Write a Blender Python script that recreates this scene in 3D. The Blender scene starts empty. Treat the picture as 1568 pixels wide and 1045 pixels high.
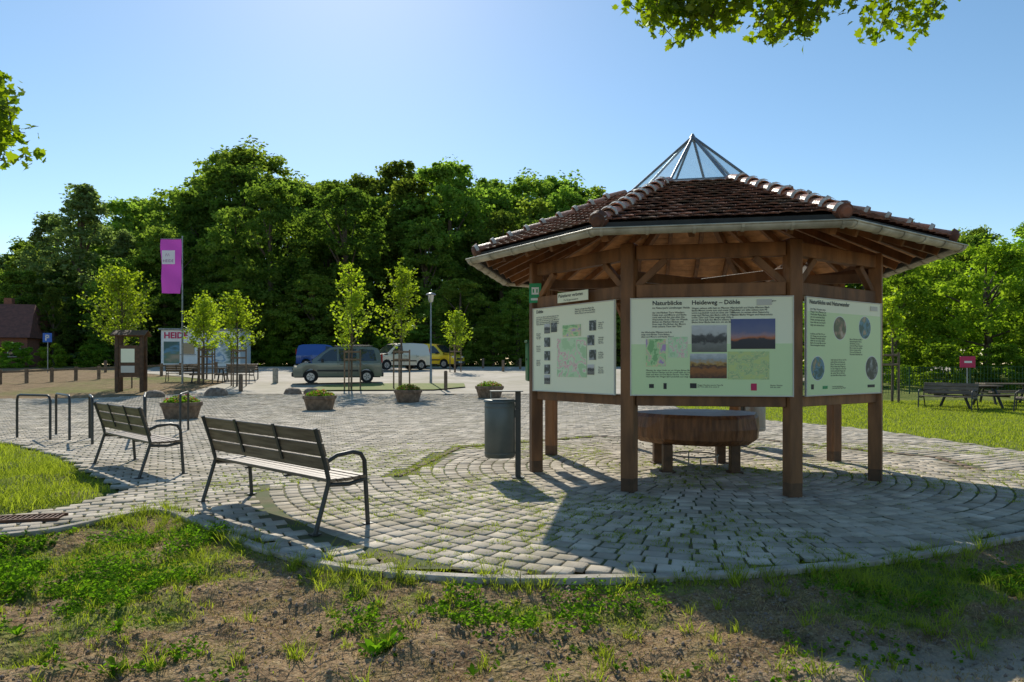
import bpy, math, random
import numpy as np
from mathutils import Vector, Matrix
random.seed(7); rng=np.random.default_rng(7)
S=bpy.context.scene
S.view_settings.view_transform='Standard'; S.view_settings.look='None'; S.view_settings.exposure=0
COL=S.collection
# ------------------------------------------------------------------ helpers
KN_Y=[-100,18,20,22,24,26,28,30,33,36,40,50,60,80,120,700]
KN_Z=[0,0,.01,.04,.09,.15,.23,.32,.47,.62,.85,1.22,1.42,1.58,1.7,1.9]
def hz(y): return np.interp(y,KN_Y,KN_Z)
def H(y): return float(hz(y))
TAB=rng.random((256,256))
def vnoise(x,y,sc,off=0):
    x=np.asarray(x)*sc+off*17.3+1000; y=np.asarray(y)*sc+off*9.1+1000
    xi=np.floor(x).astype(int); yi=np.floor(y).astype(int); fx=x-xi; fy=y-yi
    fx=fx*fx*(3-2*fx); fy=fy*fy*(3-2*fy)
    a=TAB[xi%256,yi%256]; b=TAB[(xi+1)%256,yi%256]; c=TAB[xi%256,(yi+1)%256]; d=TAB[(xi+1)%256,(yi+1)%256]
    return (a*(1-fx)+b*fx)*(1-fy)+(c*(1-fx)+d*fx)*fy
def fbm(x,y,sc,off=0):
    return (vnoise(x,y,sc,off)+.5*vnoise(x,y,sc*2.1,off+3)+.25*vnoise(x,y,sc*4.3,off+5))/1.75
def sdist(P,poly):
    poly=np.array(poly,float); X=P[:,0];Y=P[:,1]
    d=np.full(len(P),1e9); ins=np.zeros(len(P),bool)
    for i in range(len(poly)):
        a=poly[i];b=poly[(i+1)%len(poly)]
        e=b-a; t=np.clip(((X-a[0])*e[0]+(Y-a[1])*e[1])/(e@e),0,1)
        d=np.minimum(d,np.hypot(X-a[0]-t*e[0],Y-a[1]-t*e[1]))
        c=((a[1]>Y)!=(b[1]>Y))
        xx=(b[0]-a[0])*(Y-a[1])/((b[1]-a[1]) if b[1]!=a[1] else 1e-9)+a[0]
        ins^=(c&(X<xx))
    return np.where(ins,d,-d)
def fast_mesh(name,V,FA,mats,tone=None,smooth=False):
    V=np.asarray(V,np.float32)
    me=bpy.data.meshes.new(name); me.vertices.add(len(V)); me.vertices.foreach_set('co',V.ravel())
    loops=[];starts=[];mi=[];n=0
    for F,m in FA:
        F=np.asarray(F,np.int32)
        if len(F)==0: continue
        k=F.shape[1]; loops.append(F.ravel()); starts.append(n+np.arange(len(F))*k); mi.append(np.full(len(F),m)); n+=F.size
    loops=np.concatenate(loops);starts=np.concatenate(starts);mi=np.concatenate(mi)
    me.loops.add(len(loops)); me.loops.foreach_set('vertex_index',loops.astype(np.int32))
    me.polygons.add(len(starts)); me.polygons.foreach_set('loop_start',starts.astype(np.int32))
    for m in mats: me.materials.append(m)
    me.polygons.foreach_set('material_index',mi.astype(np.int32))
    if smooth: me.polygons.foreach_set('use_smooth',np.ones(len(starts),bool))
    me.update(calc_edges=True)
    if tone is not None:
        at=me.attributes.new('tone','FLOAT','POINT'); at.data.foreach_set('value',np.asarray(tone,np.float32))
    return me
def obj(name,me,parent=None,loc=(0,0,0),rz=0,sc=1):
    o=bpy.data.objects.new(name,me); COL.objects.link(o); o.location=loc; o.rotation_euler=(0,0,rz)
    o.scale=(sc,sc,sc) if not hasattr(sc,'__len__') else sc
    if parent: o.parent=parent
    return o
def empty(name,loc=(0,0,0),rz=0):
    o=bpy.data.objects.new(name,None); o.empty_display_size=.3; COL.objects.link(o); o.location=loc; o.rotation_euler=(0,0,rz); return o
class MB:
    def __init__(s): s.v=[];s.f=[];s.m=[];s.t=[];s.sm=[]
    def add(s,vs,fs,m=0,t=None,sm=False):
        b=len(s.v); s.v+= [tuple(v) for v in vs]; t=random.random() if t is None else t
        s.t+=[t]*len(vs)
        for f in fs: s.f.append([b+i for i in f]); s.m.append(m); s.sm.append(sm)
    def box(s,c,sz,m=0,ux=(1,0,0),uy=None,uz=None,bev=0,t=None):
        ux=Vector(ux).normalized()
        if uz is None and uy is None: uz=Vector((0,0,1)); uy=uz.cross(ux).normalized(); uz=ux.cross(uy)
        elif uz is None: uy=Vector(uy).normalized(); uz=ux.cross(uy)
        else: uz=Vector(uz).normalized(); uy=uz.cross(ux).normalized(); uz=ux.cross(uy)
        c=Vector(c); hx,hy,h3=[q/2 for q in sz]
        b=min(bev,hx*.45,hy*.45,h3*.45)
        if b<=0:
            vs=[c+ux*(x*hx)+uy*(y*hy)+uz*(z*h3) for z in(-1,1) for y in(-1,1) for x in(-1,1)]
            s.add(vs,[(0,2,3,1),(4,5,7,6),(0,1,5,4),(2,6,7,3),(0,4,6,2),(1,3,7,5)],m,t); return
        vs=[];idx={}
        for x in(-1,1):
            for y in(-1,1):
                for z in(-1,1):
                    for k in range(3):
                        q=[x*(hx-(b if k!=0 else 0)),y*(hy-(b if k!=1 else 0)),z*(h3-(b if k!=2 else 0))]
                        idx[(x,y,z,k)]=len(vs); vs.append(c+ux*q[0]+uy*q[1]+uz*q[2])
        fs=[]; I=idx
        for sg in(-1,1):
            a=[I[(sg,y,z,0)] for y,z in((-1,-1),(1,-1),(1,1),(-1,1))]; fs.append(a if sg>0 else a[::-1])
            a=[I[(x,sg,z,1)] for x,z in((-1,-1),(-1,1),(1,1),(1,-1))]; fs.append(a if sg>0 else a[::-1])
            a=[I[(x,y,sg,2)] for x,y in((-1,-1),(1,-1),(1,1),(-1,1))]; fs.append(a if sg>0 else a[::-1])
        for p in(-1,1):
            for q in(-1,1):
                fs.append([I[(-1,p,q,1)],I[(1,p,q,1)],I[(1,p,q,2)],I[(-1,p,q,2)]])
                fs.append([I[(p,-1,q,0)],I[(p,1,q,0)],I[(p,1,q,2)],I[(p,-1,q,2)]])
                fs.append([I[(p,q,-1,0)],I[(p,q,1,0)],I[(p,q,1,1)],I[(p,q,-1,1)]])
                for r in(-1,1): fs.append([I[(p,q,r,0)],I[(p,q,r,1)],I[(p,q,r,2)]])
        s.add(vs,fs,m,t)
    def beam(s,a,b,w,h,m=0,bev=.006,t=None):
        a=Vector(a);b=Vector(b);d=b-a
        s.box((a+b)/2,(d.length,w,h),m,ux=d,bev=bev,t=t)
    def tube(s,pts,r,n=8,m=0,cap=True,sm=True,t=None):
        pts=[Vector(p) for p in pts]; rs=r if hasattr(r,'__len__') else [r]*len(pts)
        vs=[];prev=None
        for i,p in enumerate(pts):
            d=(pts[min(i+1,len(pts)-1)]-pts[max(i-1,0)]).normalized()
            if prev is None: prev=d.orthogonal().normalized()
            u=(prev-d*prev.dot(d)).normalized(); prev=u; w=d.cross(u)
            for k in range(n):
                a=2*math.pi*k/n; vs.append(p+(u*math.cos(a)+w*math.sin(a))*rs[i])
        fs=[(i*n+k,i*n+(k+1)%n,(i+1)*n+(k+1)%n,(i+1)*n+k) for i in range(len(pts)-1) for k in range(n)]
        t=random.random() if t is None else t
        s.add(vs,fs,m,t,sm)
        if cap: s.add(vs[:n],[list(range(n))[::-1]],m,t); s.add(vs[-n:],[list(range(n))],m,t)
    def make(s,name,mats,parent=None,loc=(0,0,0),rz=0,link=True,sc=1):
        me=bpy.data.meshes.new(name); me.from_pydata(s.v,[],s.f)
        for q in mats: me.materials.append(q)
        me.polygons.foreach_set('material_index',s.m); me.polygons.foreach_set('use_smooth',s.sm)
        at=me.attributes.new('tone','FLOAT','POINT'); at.data.foreach_set('value',s.t); me.update()
        return obj(name,me,parent,loc,rz,sc) if link else me
def mat(name,c1,c2=None,scale=6,rough=.8,bump=0,metal=0,tone=0,detail=6,stretch=(1,1,1),bscale=None,spec=.4,lo=.35,hi=.65,c3=None,s3=1,lo3=.5,hi3=.7):
    m=bpy.data.materials.new(name); m.use_nodes=True; N=m.node_tree.nodes; L=m.node_tree.links
    B=N['Principled BSDF']; B.inputs['Roughness'].default_value=rough; B.inputs['Metallic'].default_value=metal
    B.inputs['Specular IOR Level'].default_value=spec
    c1=(*c1,1)
    tc=N.new('ShaderNodeTexCoord'); mp=N.new('ShaderNodeMapping'); mp.inputs['Scale'].default_value=stretch
    L.new(tc.outputs['Object'],mp.inputs['Vector'])
    if c2:
        nz=N.new('ShaderNodeTexNoise'); nz.inputs['Scale'].default_value=scale; nz.inputs['Detail'].default_value=detail
        L.new(mp.outputs[0],nz.inputs['Vector'])
        mr=N.new('ShaderNodeMapRange'); mr.inputs[1].default_value=lo; mr.inputs[2].default_value=hi; L.new(nz.outputs[0],mr.inputs[0])
        mx=N.new('ShaderNodeMix'); mx.data_type='RGBA'; mx.inputs[6].default_value=c1; mx.inputs[7].default_value=(*c2,1)
        L.new(mr.outputs[0],mx.inputs[0]); out=mx.outputs[2]
    else:
        rg=N.new('ShaderNodeRGB'); rg.outputs[0].default_value=c1; out=rg.outputs[0]
    if tone:
        at=N.new('ShaderNodeAttribute'); at.attribute_name='tone'
        r2=N.new('ShaderNodeMapRange'); r2.inputs[3].default_value=1-tone; r2.inputs[4].default_value=1+tone; L.new(at.outputs['Fac'],r2.inputs[0])
        hs=N.new('ShaderNodeHueSaturation'); L.new(r2.outputs[0],hs.inputs['Value']); L.new(out,hs.inputs['Color']); out=hs.outputs[0]
    if c3:
        nz=N.new('ShaderNodeTexNoise'); nz.inputs['Scale'].default_value=s3; nz.inputs['Detail'].default_value=9; nz.inputs['Roughness'].default_value=.65
        L.new(mp.outputs[0],nz.inputs['Vector'])
        mr=N.new('ShaderNodeMapRange'); mr.inputs[1].default_value=lo3; mr.inputs[2].default_value=hi3; mr.inputs[4].default_value=.8; L.new(nz.outputs[0],mr.inputs[0])
        mx=N.new('ShaderNodeMix'); mx.data_type='RGBA'; L.new(out,mx.inputs[6]); mx.inputs[7].default_value=(*c3,1)
        L.new(mr.outputs[0],mx.inputs[0]); out=mx.outputs[2]
    L.new(out,B.inputs['Base Color'])
    if bump:
        n2=N.new('ShaderNodeTexNoise'); n2.inputs['Scale'].default_value=bscale or scale*4; n2.inputs['Detail'].default_value=8
        L.new(mp.outputs[0],n2.inputs['Vector'])
        bp=N.new('ShaderNodeBump'); bp.inputs['Strength'].default_value=bump; bp.inputs['Distance'].default_value=.02
        L.new(n2.outputs[0],bp.inputs['Height']); L.new(bp.outputs[0],B.inputs['Normal'])
    return m
def leaf_mat(name,c1,c2,tr,tf=.45,rnd=0.0,gloss=0,hue=0):
    m=bpy.data.materials.new(name); m.use_nodes=True; N=m.node_tree.nodes; L=m.node_tree.links
    N.remove(N['Principled BSDF']); O=N['Material Output']
    at=N.new('ShaderNodeAttribute'); at.attribute_name='tone'
    mx=N.new('ShaderNodeMix'); mx.data_type='RGBA'; mx.inputs[6].default_value=(*c1,1); mx.inputs[7].default_value=(*c2,1)
    L.new(at.outputs['Fac'],mx.inputs[0])
    oi=N.new('ShaderNodeObjectInfo'); mr=N.new('ShaderNodeMapRange'); mr.inputs[3].default_value=1-rnd; mr.inputs[4].default_value=1+rnd
    L.new(oi.outputs['Random'],mr.inputs[0])
    hs=N.new('ShaderNodeHueSaturation'); L.new(mx.outputs[2],hs.inputs['Color']); L.new(mr.outputs[0],hs.inputs['Value'])
    if hue:
        ml=N.new('ShaderNodeMath'); ml.operation='MULTIPLY'; L.new(oi.outputs['Random'],ml.inputs[0]); ml.inputs[1].default_value=7.31
        fr=N.new('ShaderNodeMath'); fr.operation='FRACT'; L.new(ml.outputs[0],fr.inputs[0])
        mh=N.new('ShaderNodeMapRange'); mh.inputs[3].default_value=.5-hue; mh.inputs[4].default_value=.5+hue; L.new(fr.outputs[0],mh.inputs[0]); L.new(mh.outputs[0],hs.inputs['Hue'])
    d=N.new('ShaderNodeBsdfDiffuse'); L.new(hs.outputs[0],d.inputs[0])
    t=N.new('ShaderNodeBsdfTranslucent')
    m2=N.new('ShaderNodeMix'); m2.data_type='RGBA'; m2.blend_type='MULTIPLY'; m2.inputs[0].default_value=1
    L.new(hs.outputs[0],m2.inputs[6]); m2.inputs[7].default_value=(*tr,1); L.new(m2.outputs[2],t.inputs[0])
    ms=N.new('ShaderNodeMixShader'); ms.inputs[0].default_value=tf; L.new(d.outputs[0],ms.inputs[1]); L.new(t.outputs[0],ms.inputs[2])
    if gloss:
        g=N.new('ShaderNodeBsdfGlossy'); g.inputs['Roughness'].default_value=.45; g.inputs[0].default_value=(.7,.85,.6,1)
        m3=N.new('ShaderNodeMixShader'); m3.inputs[0].default_value=gloss; L.new(ms.outputs[0],m3.inputs[1]); L.new(g.outputs[0],m3.inputs[2]); ms=m3
    L.new(ms.outputs[0],O.inputs[0]); return m
def norm(a): return a/np.maximum(np.linalg.norm(a,axis=1,keepdims=True),1e-9)
def leaf_quads(P,size,up=.5,asp=.6,outw=None,ow=0):
    n=len(P); N=rng.normal(size=(n,3)); N[:,2]=np.abs(N[:,2])*(1)+up
    if outw is not None: N=norm(N)+outw*ow
    N=norm(N); T=norm(np.cross(N,rng.normal(size=(n,3)))); B=np.cross(N,T)
    s=(size*(.7+.6*rng.random(n)))[:,None]
    V=np.stack([P-T*s*.5,P+B*s*asp*.5-T*s*.08-N*s*.06,P+T*s*.5,P-B*s*asp*.5-T*s*.08-N*s*.06],1).reshape(-1,3)
    F=np.arange(4*n).reshape(-1,4); return V,F
LOBE=np.array([(0,-.5),(.12,-.36),(.42,-.30),(.30,-.10),(.5,.12),(.24,.14),(.2,.34),(0,.56),(-.2,.34),(-.24,.14),(-.5,.12),(-.30,-.10),(-.42,-.30),(-.12,-.36)])
def leaf_lobed(P,size,up=.5):
    n=len(P); N=rng.normal(size=(n,3)); N[:,2]+=up; N=norm(N); T=norm(np.cross(N,rng.normal(size=(n,3)))); B=np.cross(N,T)
    s=(size*(.6+.7*rng.random(n)))
    V=P[:,None,:]+T[:,None,:]*LOBE[None,:,0:1]*s[:,None,None]+B[:,None,:]*LOBE[None,:,1:2]*s[:,None,None]-N[:,None,:]*(np.abs(LOBE[None,:,0:1])*.35)*s[:,None,None]
    return V.reshape(-1,3),np.arange(len(LOBE)*n).reshape(-1,len(LOBE))
def merge(parts):
    V=[];FA=[];T=[];b=0
    for v,fa,t in parts:
        V.append(v); FA+=[(np.asarray(f)+b,m) for f,m in fa]; T.append(t); b+=len(v)
    return np.concatenate(V),FA,np.concatenate(T)
def tubes(segs,n=6):
    Vs=[];Fs=[];b=0
    for pts,rs in segs:
        pts=np.asarray(pts,float); k=len(pts); d=np.gradient(pts,axis=0); d=norm(d)
        ref=np.array([.3,.9,.1]) if abs(d[0,2])>.5 else np.array([0,0,1.])
        u=norm(np.cross(d,ref)); w=np.cross(d,u); a=np.arange(n)*2*np.pi/n
        ring=pts[:,None,:]+(u[:,None,:]*np.cos(a)[None,:,None]+w[:,None,:]*np.sin(a)[None,:,None])*np.asarray(rs)[:,None,None]
        Vs.append(ring.reshape(-1,3)); i=np.arange(k-1)[:,None]*n; j=np.arange(n)[None,:]
        Fs.append(np.stack([i+j,i+(j+1)%n,i+n+(j+1)%n,i+n+j],-1).reshape(-1,4)+b); b+=k*n
    return np.concatenate(Vs),np.concatenate(Fs)
# ------------------------------------------------------------------ materials
M_paver=mat('paver_concrete',(.56,.49,.39),(.40,.345,.27),2.2,.9,.4,tone=.24,bscale=70,c3=(.19,.165,.095),s3=1.5,lo3=.46,hi3=.72,spec=.2)
M_joint=mat('paver_joint',(.14,.11,.055),(.065,.095,.022),2.5,.95,.4)
M_kerb=mat('kerb_concrete',(.48,.43,.36),(.30,.26,.20),8,.9,.3,tone=.12)
M_asph=mat('parking_surface',(.50,.44,.36),(.40,.35,.28),1.2,.9,.3,bscale=40,c3=(.27,.24,.15),s3=.35,lo3=.42,hi3=.68)
M_wood=mat('timber_brown',(.27,.122,.047),(.14,.064,.026),7,.6,.25,tone=.22,stretch=(1,1,.25),bscale=40)
M_woodD=mat('timber_dark_foot',(.13,.065,.03),(.065,.036,.018),7,.6,.25,tone=.2)
M_woodL=mat('timber_soffit',(.60,.30,.12),(.42,.20,.075),9,.6,.2,tone=.22)
M_slat=mat('bench_slat_wood',(.23,.17,.115),(.12,.082,.055),10,.5,.2,tone=.2,stretch=(.3,3,3))
M_steel=mat('steel_dark_paint',(.045,.047,.045),(.06,.06,.055),12,.42,.05,metal=.3)
M_bin=mat('bin_grey_metal',(.10,.11,.10),(.13,.14,.13),4,.42,.03,metal=.3)
M_binL=mat('bin_light_metal',(.24,.25,.25),(.3,.31,.31),4,.4,.03,metal=.4)
M_tile=mat('roof_clay_tile',(.25,.105,.065),(.125,.068,.05),9,.72,.3,tone=.4,bscale=50,spec=.2,c3=(.13,.11,.075),s3=2.5,lo3=.5,hi3=.72)
M_hip=mat('hip_clay_tile',(.42,.16,.09),(.30,.18,.12),7,.4,.25,tone=.28,bscale=40)
M_mortar=mat('mortar',(.6,.56,.5),(.4,.36,.31),10,.9,.3)
M_zinc=mat('zinc_gutter',(.56,.52,.41),(.33,.30,.22),5,.5,.1,metal=.15,tone=.12)
M_dark=mat('dark_felt',(.03,.03,.028),(.05,.05,.045),6,.8,.1)
M_lead=mat('lead_flashing',(.2,.21,.22),(.3,.31,.32),6,.4,.1,metal=.6)
M_board=mat('board_cream',(.90,.90,.66),None,rough=.4)
M_boardg=mat('board_green',(.68,.83,.45),None,rough=.4)
M_frame=mat('board_frame',(.6,.58,.5),None,rough=.5)
M_ink=mat('ink',(.03,.03,.03),None,rough=.5)
M_white=mat('white_paint',(.82,.82,.79),(.75,.75,.72),3,.4)
M_green=mat('green_sign',(.01,.30,.10),None,rough=.4)
M_gbox=mat('green_box_paint',(.01,.15,.035),(.01,.10,.03),5,.35)
M_red=mat('red_paint',(.55,.02,.10),None,rough=.5)
M_conc=mat('planter_concrete',(.24,.17,.115),(.12,.085,.058),9,.9,.5,tone=.15)
M_soil=mat('soil',(.06,.04,.025),(.09,.06,.04),20,.95,.4)
M_rock=mat('boulder',(.28,.22,.17),(.15,.11,.08),6,.9,.5)
M_grating=mat('rusty_grating',(.14,.065,.035),(.08,.045,.03),14,.7,.2,metal=.4)
M_post=mat('weathered_wood',(.24,.165,.105),(.13,.09,.06),9,.8,.3,tone=.2)
M_slab=mat('table_oak',(.27,.12,.05),(.11,.046,.02),5,.45,.6,stretch=(3,3,.5),bscale=12)
M_slabtop=mat('table_top',(.38,.32,.26),(.27,.22,.18),5,.5,.1)
M_tyre=mat('tyre_rubber',(.015,.015,.015),None,rough=.8)
M_hub=mat('hub_alloy',(.4,.4,.41),None,rough=.35,metal=.7)
M_plast=mat('bumper_plastic',(.03,.03,.032),None,rough=.6)
M_glassd=mat('vehicle_glass',(.02,.026,.03),None,rough=.06,spec=.9)
M_lamp=mat('headlamp',(.6,.6,.6),None,rough=.1,metal=.5)
M_tail=mat('tail_lamp',(.35,.01,.01),None,rough=.2)
M_brick=mat('brick_wall',(.30,.12,.07),(.2,.085,.06),8,.9,.2)
M_roofr=mat('house_roof_tile',(.20,.08,.055),(.12,.055,.04),4,.8,.2)
M_bark=mat('tree_bark',(.16,.12,.085),(.075,.057,.04),9,.9,.6,stretch=(1,1,.3))
L_forest=leaf_mat('forest_leaves',(.10,.165,.035),(.205,.28,.06),(1.9,1.95,.8),.58,.34,0,.016)
L_feath=leaf_mat('birch_leaves',(.13,.19,.075),(.22,.29,.12),(1.7,1.75,.9),.55,.15)
L_young=leaf_mat('young_leaves',(.16,.23,.02),(.29,.37,.035),(1.9,1.9,.6),.58,.15,.03)
L_bush=leaf_mat('bush_leaves',(.12,.20,.025),(.24,.34,.045),(1.8,1.9,.6),.55,.25,0,.012)
L_oak=leaf_mat('oak_leaves',(.08,.14,.012),(.22,.29,.02),(1.9,1.9,.4),.60,0,.03)
L_grass=leaf_mat('grass_blades',(.10,.15,.02),(.29,.34,.06),(1.8,1.8,.6),.52)
L_dry=leaf_mat('dry_grass',(.28,.21,.10),(.46,.37,.20),(1.2,1.1,.8),.35)
L_clover=leaf_mat('weed_leaves',(.055,.135,.015),(.14,.25,.025),(1.8,1.9,.5),.52)
L_flow=leaf_mat('flower_petals',(.5,.04,.12),(.7,.45,.1),(1.3,1.1,1.1),.3)
def ground_mat():
    m=bpy.data.materials.new('ground_earth_grass'); m.use_nodes=True; N=m.node_tree.nodes; L=m.node_tree.links; B=N['Principled BSDF']
    B.inputs['Roughness'].default_value=.95; B.inputs['Specular IOR Level'].default_value=.1
    tc=N.new('ShaderNodeTexCoord')
    def nz(s,d=8):
        q=N.new('ShaderNodeTexNoise'); q.inputs['Scale'].default_value=s; q.inputs['Detail'].default_value=d; L.new(tc.outputs['Object'],q.inputs['Vector']); return q.outputs[0]
    def mix(f,a,b):
        q=N.new('ShaderNodeMix'); q.data_type='RGBA'
        L.new(f,q.inputs[0])
        for i,c in((6,a),(7,b)):
            if isinstance(c,tuple): q.inputs[i].default_value=(*c,1)
            else: L.new(c,q.inputs[i])
        return q.outputs[2]
    def mr(f,a,b,c=0,d=1):
        q=N.new('ShaderNodeMapRange'); L.new(f,q.inputs[0]); q.inputs[1].default_value=a;q.inputs[2].default_value=b;q.inputs[3].default_value=c;q.inputs[4].default_value=d; return q.outputs[0]
    soil=mix(mr(nz(3),.35,.65),(.17,.105,.055),(.35,.235,.13))
    soil=mix(mr(nz(6),.5,.7),soil,(.19,.15,.06))
    soil=mix(mr(nz(45,4),.5,.7),soil,(.42,.32,.19))
    soil=mix(mr(nz(90,3),.55,.68),soil,(.06,.04,.022))
    at=N.new('ShaderNodeAttribute'); at.attribute_name='sand'
    soil=mix(at.outputs['Fac'],soil,mix(nz(20),(.48,.40,.30),(.34,.28,.20)))
    gr=mix(mr(nz(2.2),.35,.65),(.11,.16,.025),(.26,.27,.07))
    gr=mix(mr(nz(30),.45,.65),gr,(.08,.11,.02))
    ag=N.new('ShaderNodeAttribute'); ag.attribute_name='tone'
    ma=N.new('ShaderNodeMath'); ma.operation='ADD'; L.new(ag.outputs['Fac'],ma.inputs[0]); L.new(mr(nz(14),0,1,-.4,.4),ma.inputs[1])
    L.new(mix(mr(ma.outputs[0],.35,.75),soil,gr),B.inputs['Base Color'])
    bp=N.new('ShaderNodeBump'); bp.inputs['Strength'].default_value=1.0; bp.inputs['Distance'].default_value=.05; L.new(nz(24,10),bp.inputs['Height']); L.new(bp.outputs[0],B.inputs['Normal'])
    return m
M_ground=ground_mat()
# ------------------------------------------------------------------ layout polygons
PLAZA=[(-12,5.0),(-8,5.35),(-4.47,5.96),(-4.13,6.2),(-3.9,6.7),(-3.6,7.0),(-3.02,6.53),(-2.5,6.0),(-2.04,5.56),(-1.43,5.12),(-1.0,4.93),(-.62,4.83),(-.15,4.76),(.3,4.75),(.99,4.79),(1.5,4.86),(1.98,4.97),(2.7,5.17),(3.5,5.5),(4.49,5.98),(6.5,6.9),(9,7.7),(15,8.4),
 (30,8.8),(30,11.2),(15,11.3),(10.5,11.2),(8.9,11.9),(8.7,13.4),(8.5,15.4),(7.9,17),(6.9,18.6),(5.8,21),(5.6,24),(7,29),(-14,29),(-17,27),(-40,26),(-40,16),(-16,15.5),(-12,14)]
ISL=[(-9.56,12.9),(-7.54,11.2),(-6.3,9.8),(-5.43,8.96),(-4.72,8.1),(-4.7,7.45),(-5.0,6.9),(-7.5,6.4),(-12.5,6.0),(-14,9),(-12,13)]
def in_plaza(P): return np.minimum(sdist(P,PLAZA),-sdist(P,ISL))
C=Vector((2.66,10.05,0))
def oct_pt(R,a,z): a=math.radians(a); return Vector((C.x+R*math.cos(a),C.y+R*math.sin(a),z))
VA=[-122.5+45*i for i in range(8)]
EA=[-100+45*i for i in range(8)]
# ------------------------------------------------------------------ ground sheet
xs=np.unique(np.round(np.concatenate([np.arange(-6.5,7,.06),np.arange(-16,-6.5,.35),np.arange(7,18,.35),np.arange(-60,-16,2.),np.arange(18,60,2.),np.linspace(-500,-60,20),np.linspace(60,500,20)]),4))
ys=np.unique(np.round(np.concatenate([np.arange(2.2,7,.045),np.arange(7,20,.25),np.arange(20,60,1.),np.array(KN_Y[1:-1],float),np.linspace(-60,2,20),np.linspace(60,700,20)]),4))
GX,GY=np.meshgrid(xs,ys); P=np.stack([GX.ravel(),GY.ravel()],1)
pd=in_plaza(P)
def bump_h(x,y,pd):
    o=np.clip(-pd/.45,0,1); near=np.clip((14-y)/3,0,1)
    b=(fbm(x,y,1.6)-.5)*.16+(fbm(x,y,6,2)-.5)*.11+(fbm(x,y,16,2)-.5)*.06
    fg=np.clip((7.2-y)/.8,0,1)*np.clip((x+7)/.8,0,1)
    z=hz(y)+near*o*b-.10*fg*np.clip(-pd/.5,0,1)
    z=np.where((pd<0)&(y<14),z-.0+.02*o,z)
    return np.where(pd>0,hz(y)-.035,z)
def green_f(x,y,pd):
    g=.18+(fbm(x,y,1.1,7)-.5)*1.6+(fbm(x,y,4,8)-.5)*1.3
    def bl(cx,cy,rx,ry,w): return w*np.exp(-(((x-cx)/rx)**2+((y-cy)/ry)**2))
    g=g+bl(-3.6,5.3,1.6,.85,1.0)+bl(-2.3,4.6,.8,.6,.35)+bl(-2.6,3.7,.9,.5,.2)+bl(3.2,4.75,1.4,.45,.8)+bl(-.1,4.2,.8,.35,.4)+bl(4.6,4.6,1,1,.3)+bl(1.2,4.3,.8,.25,.1)
    g=g-bl(.9,3.85,.7,.3,.3)-bl(2.6,3.5,1.2,.35,.8)-bl(-1.3,4.3,.6,.5,.4)
    g=g+.26*np.exp(-((-pd)/.16)**2)
    isl=(x<-4.6)&(y>6.3)&(y<14); g=np.where(isl,g+.65,g)
    lawn=(x>5)&(y>9); g=np.where(lawn,.85+(fbm(x,y,1,9)-.5)*.5,g)
    far=(y>14)&(x<=5); g=np.where(far,np.where(y>57,.9,.3+(fbm(x,y,.25,4)-.5)*1.5),g)
    g=np.where((y>58),.95,g)
    return np.clip(g,0,1)
Z=bump_h(P[:,0],P[:,1],pd); G=green_f(P[:,0],P[:,1],pd)
sand=np.clip(np.exp(-(((P[:,0]-2.7)/1.3)**2+((P[:,1]-3.45)/.4)**2))*1.3-.15+(fbm(P[:,0],P[:,1],3,1)-.5)*.3,0,1)*(P[:,1]<5)
nx=len(xs);ny=len(ys); i=np.arange(ny-1)[:,None]*nx; j=np.arange(nx-1)[None,:]
F=np.stack([i+j,i+j+1,i+nx+j+1,i+nx+j],-1).reshape(-1,4)
me=fast_mesh('ground',np.column_stack([P,Z]),[(F,0)],[M_ground],G,True)
a=me.attributes.new('sand','FLOAT','POINT'); a.data.foreach_set('value',sand.astype(np.float32))
obj('ground',me)
import bmesh
def sheet(name,poly,off,m,hole=None):
    bm=bmesh.new(); bm.faces.new([bm.verts.new((x,y,0)) for x,y in poly])
    for k in KN_Y[1:-1]:
        bmesh.ops.bisect_plane(bm,geom=bm.verts[:]+bm.edges[:]+bm.faces[:],plane_co=(0,k,0),plane_no=(0,1,0))
    bmesh.ops.triangulate(bm,faces=bm.faces[:])
    for v in bm.verts: v.co.z=H(v.co.y)+off
    for f in bm.faces:
        f.normal_update()
        if f.normal.z<0: f.normal_flip()
    me=bpy.data.meshes.new(name); bm.to_mesh(me); me.materials.append(m); return obj(name,me)
bx=np.arange(-40,30.01,.25); by=np.arange(4.5,29.01,.25); BX,BY=np.meshgrid(bx,by); BP=np.stack([BX.ravel(),BY.ravel()],1)
bd=in_plaza(BP); nbx=len(bx); i=np.arange(len(by)-1)[:,None]*nbx; j=np.arange(nbx-1)[None,:]
F=np.stack([i+j,i+j+1,i+nbx+j+1,i+nbx+j],-1).reshape(-1,4); F=F[(bd[F]>.02).all(1)]
obj('paving_bed',fast_mesh('paving_bed',np.column_stack([BP,hz(BP[:,1])+.010]),[(F,0)],[M_joint]))
sheet('parking_lot',[(-14,29.02),(-15,36),(-24,44),(-30,57.5),(40,57.5),(24,40),(9,33),(7.0,29.02)],.02,M_asph)
sheet('planting_strip',[(-9.4,30.2),(-9.0,33),(-7.5,34.2),(-2.4,34.2),(-2.2,32.2),(-3.5,30.6)],.08,mat('strip_grass',(.14,.20,.035),(.24,.23,.08),3,.95,.4))
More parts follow.
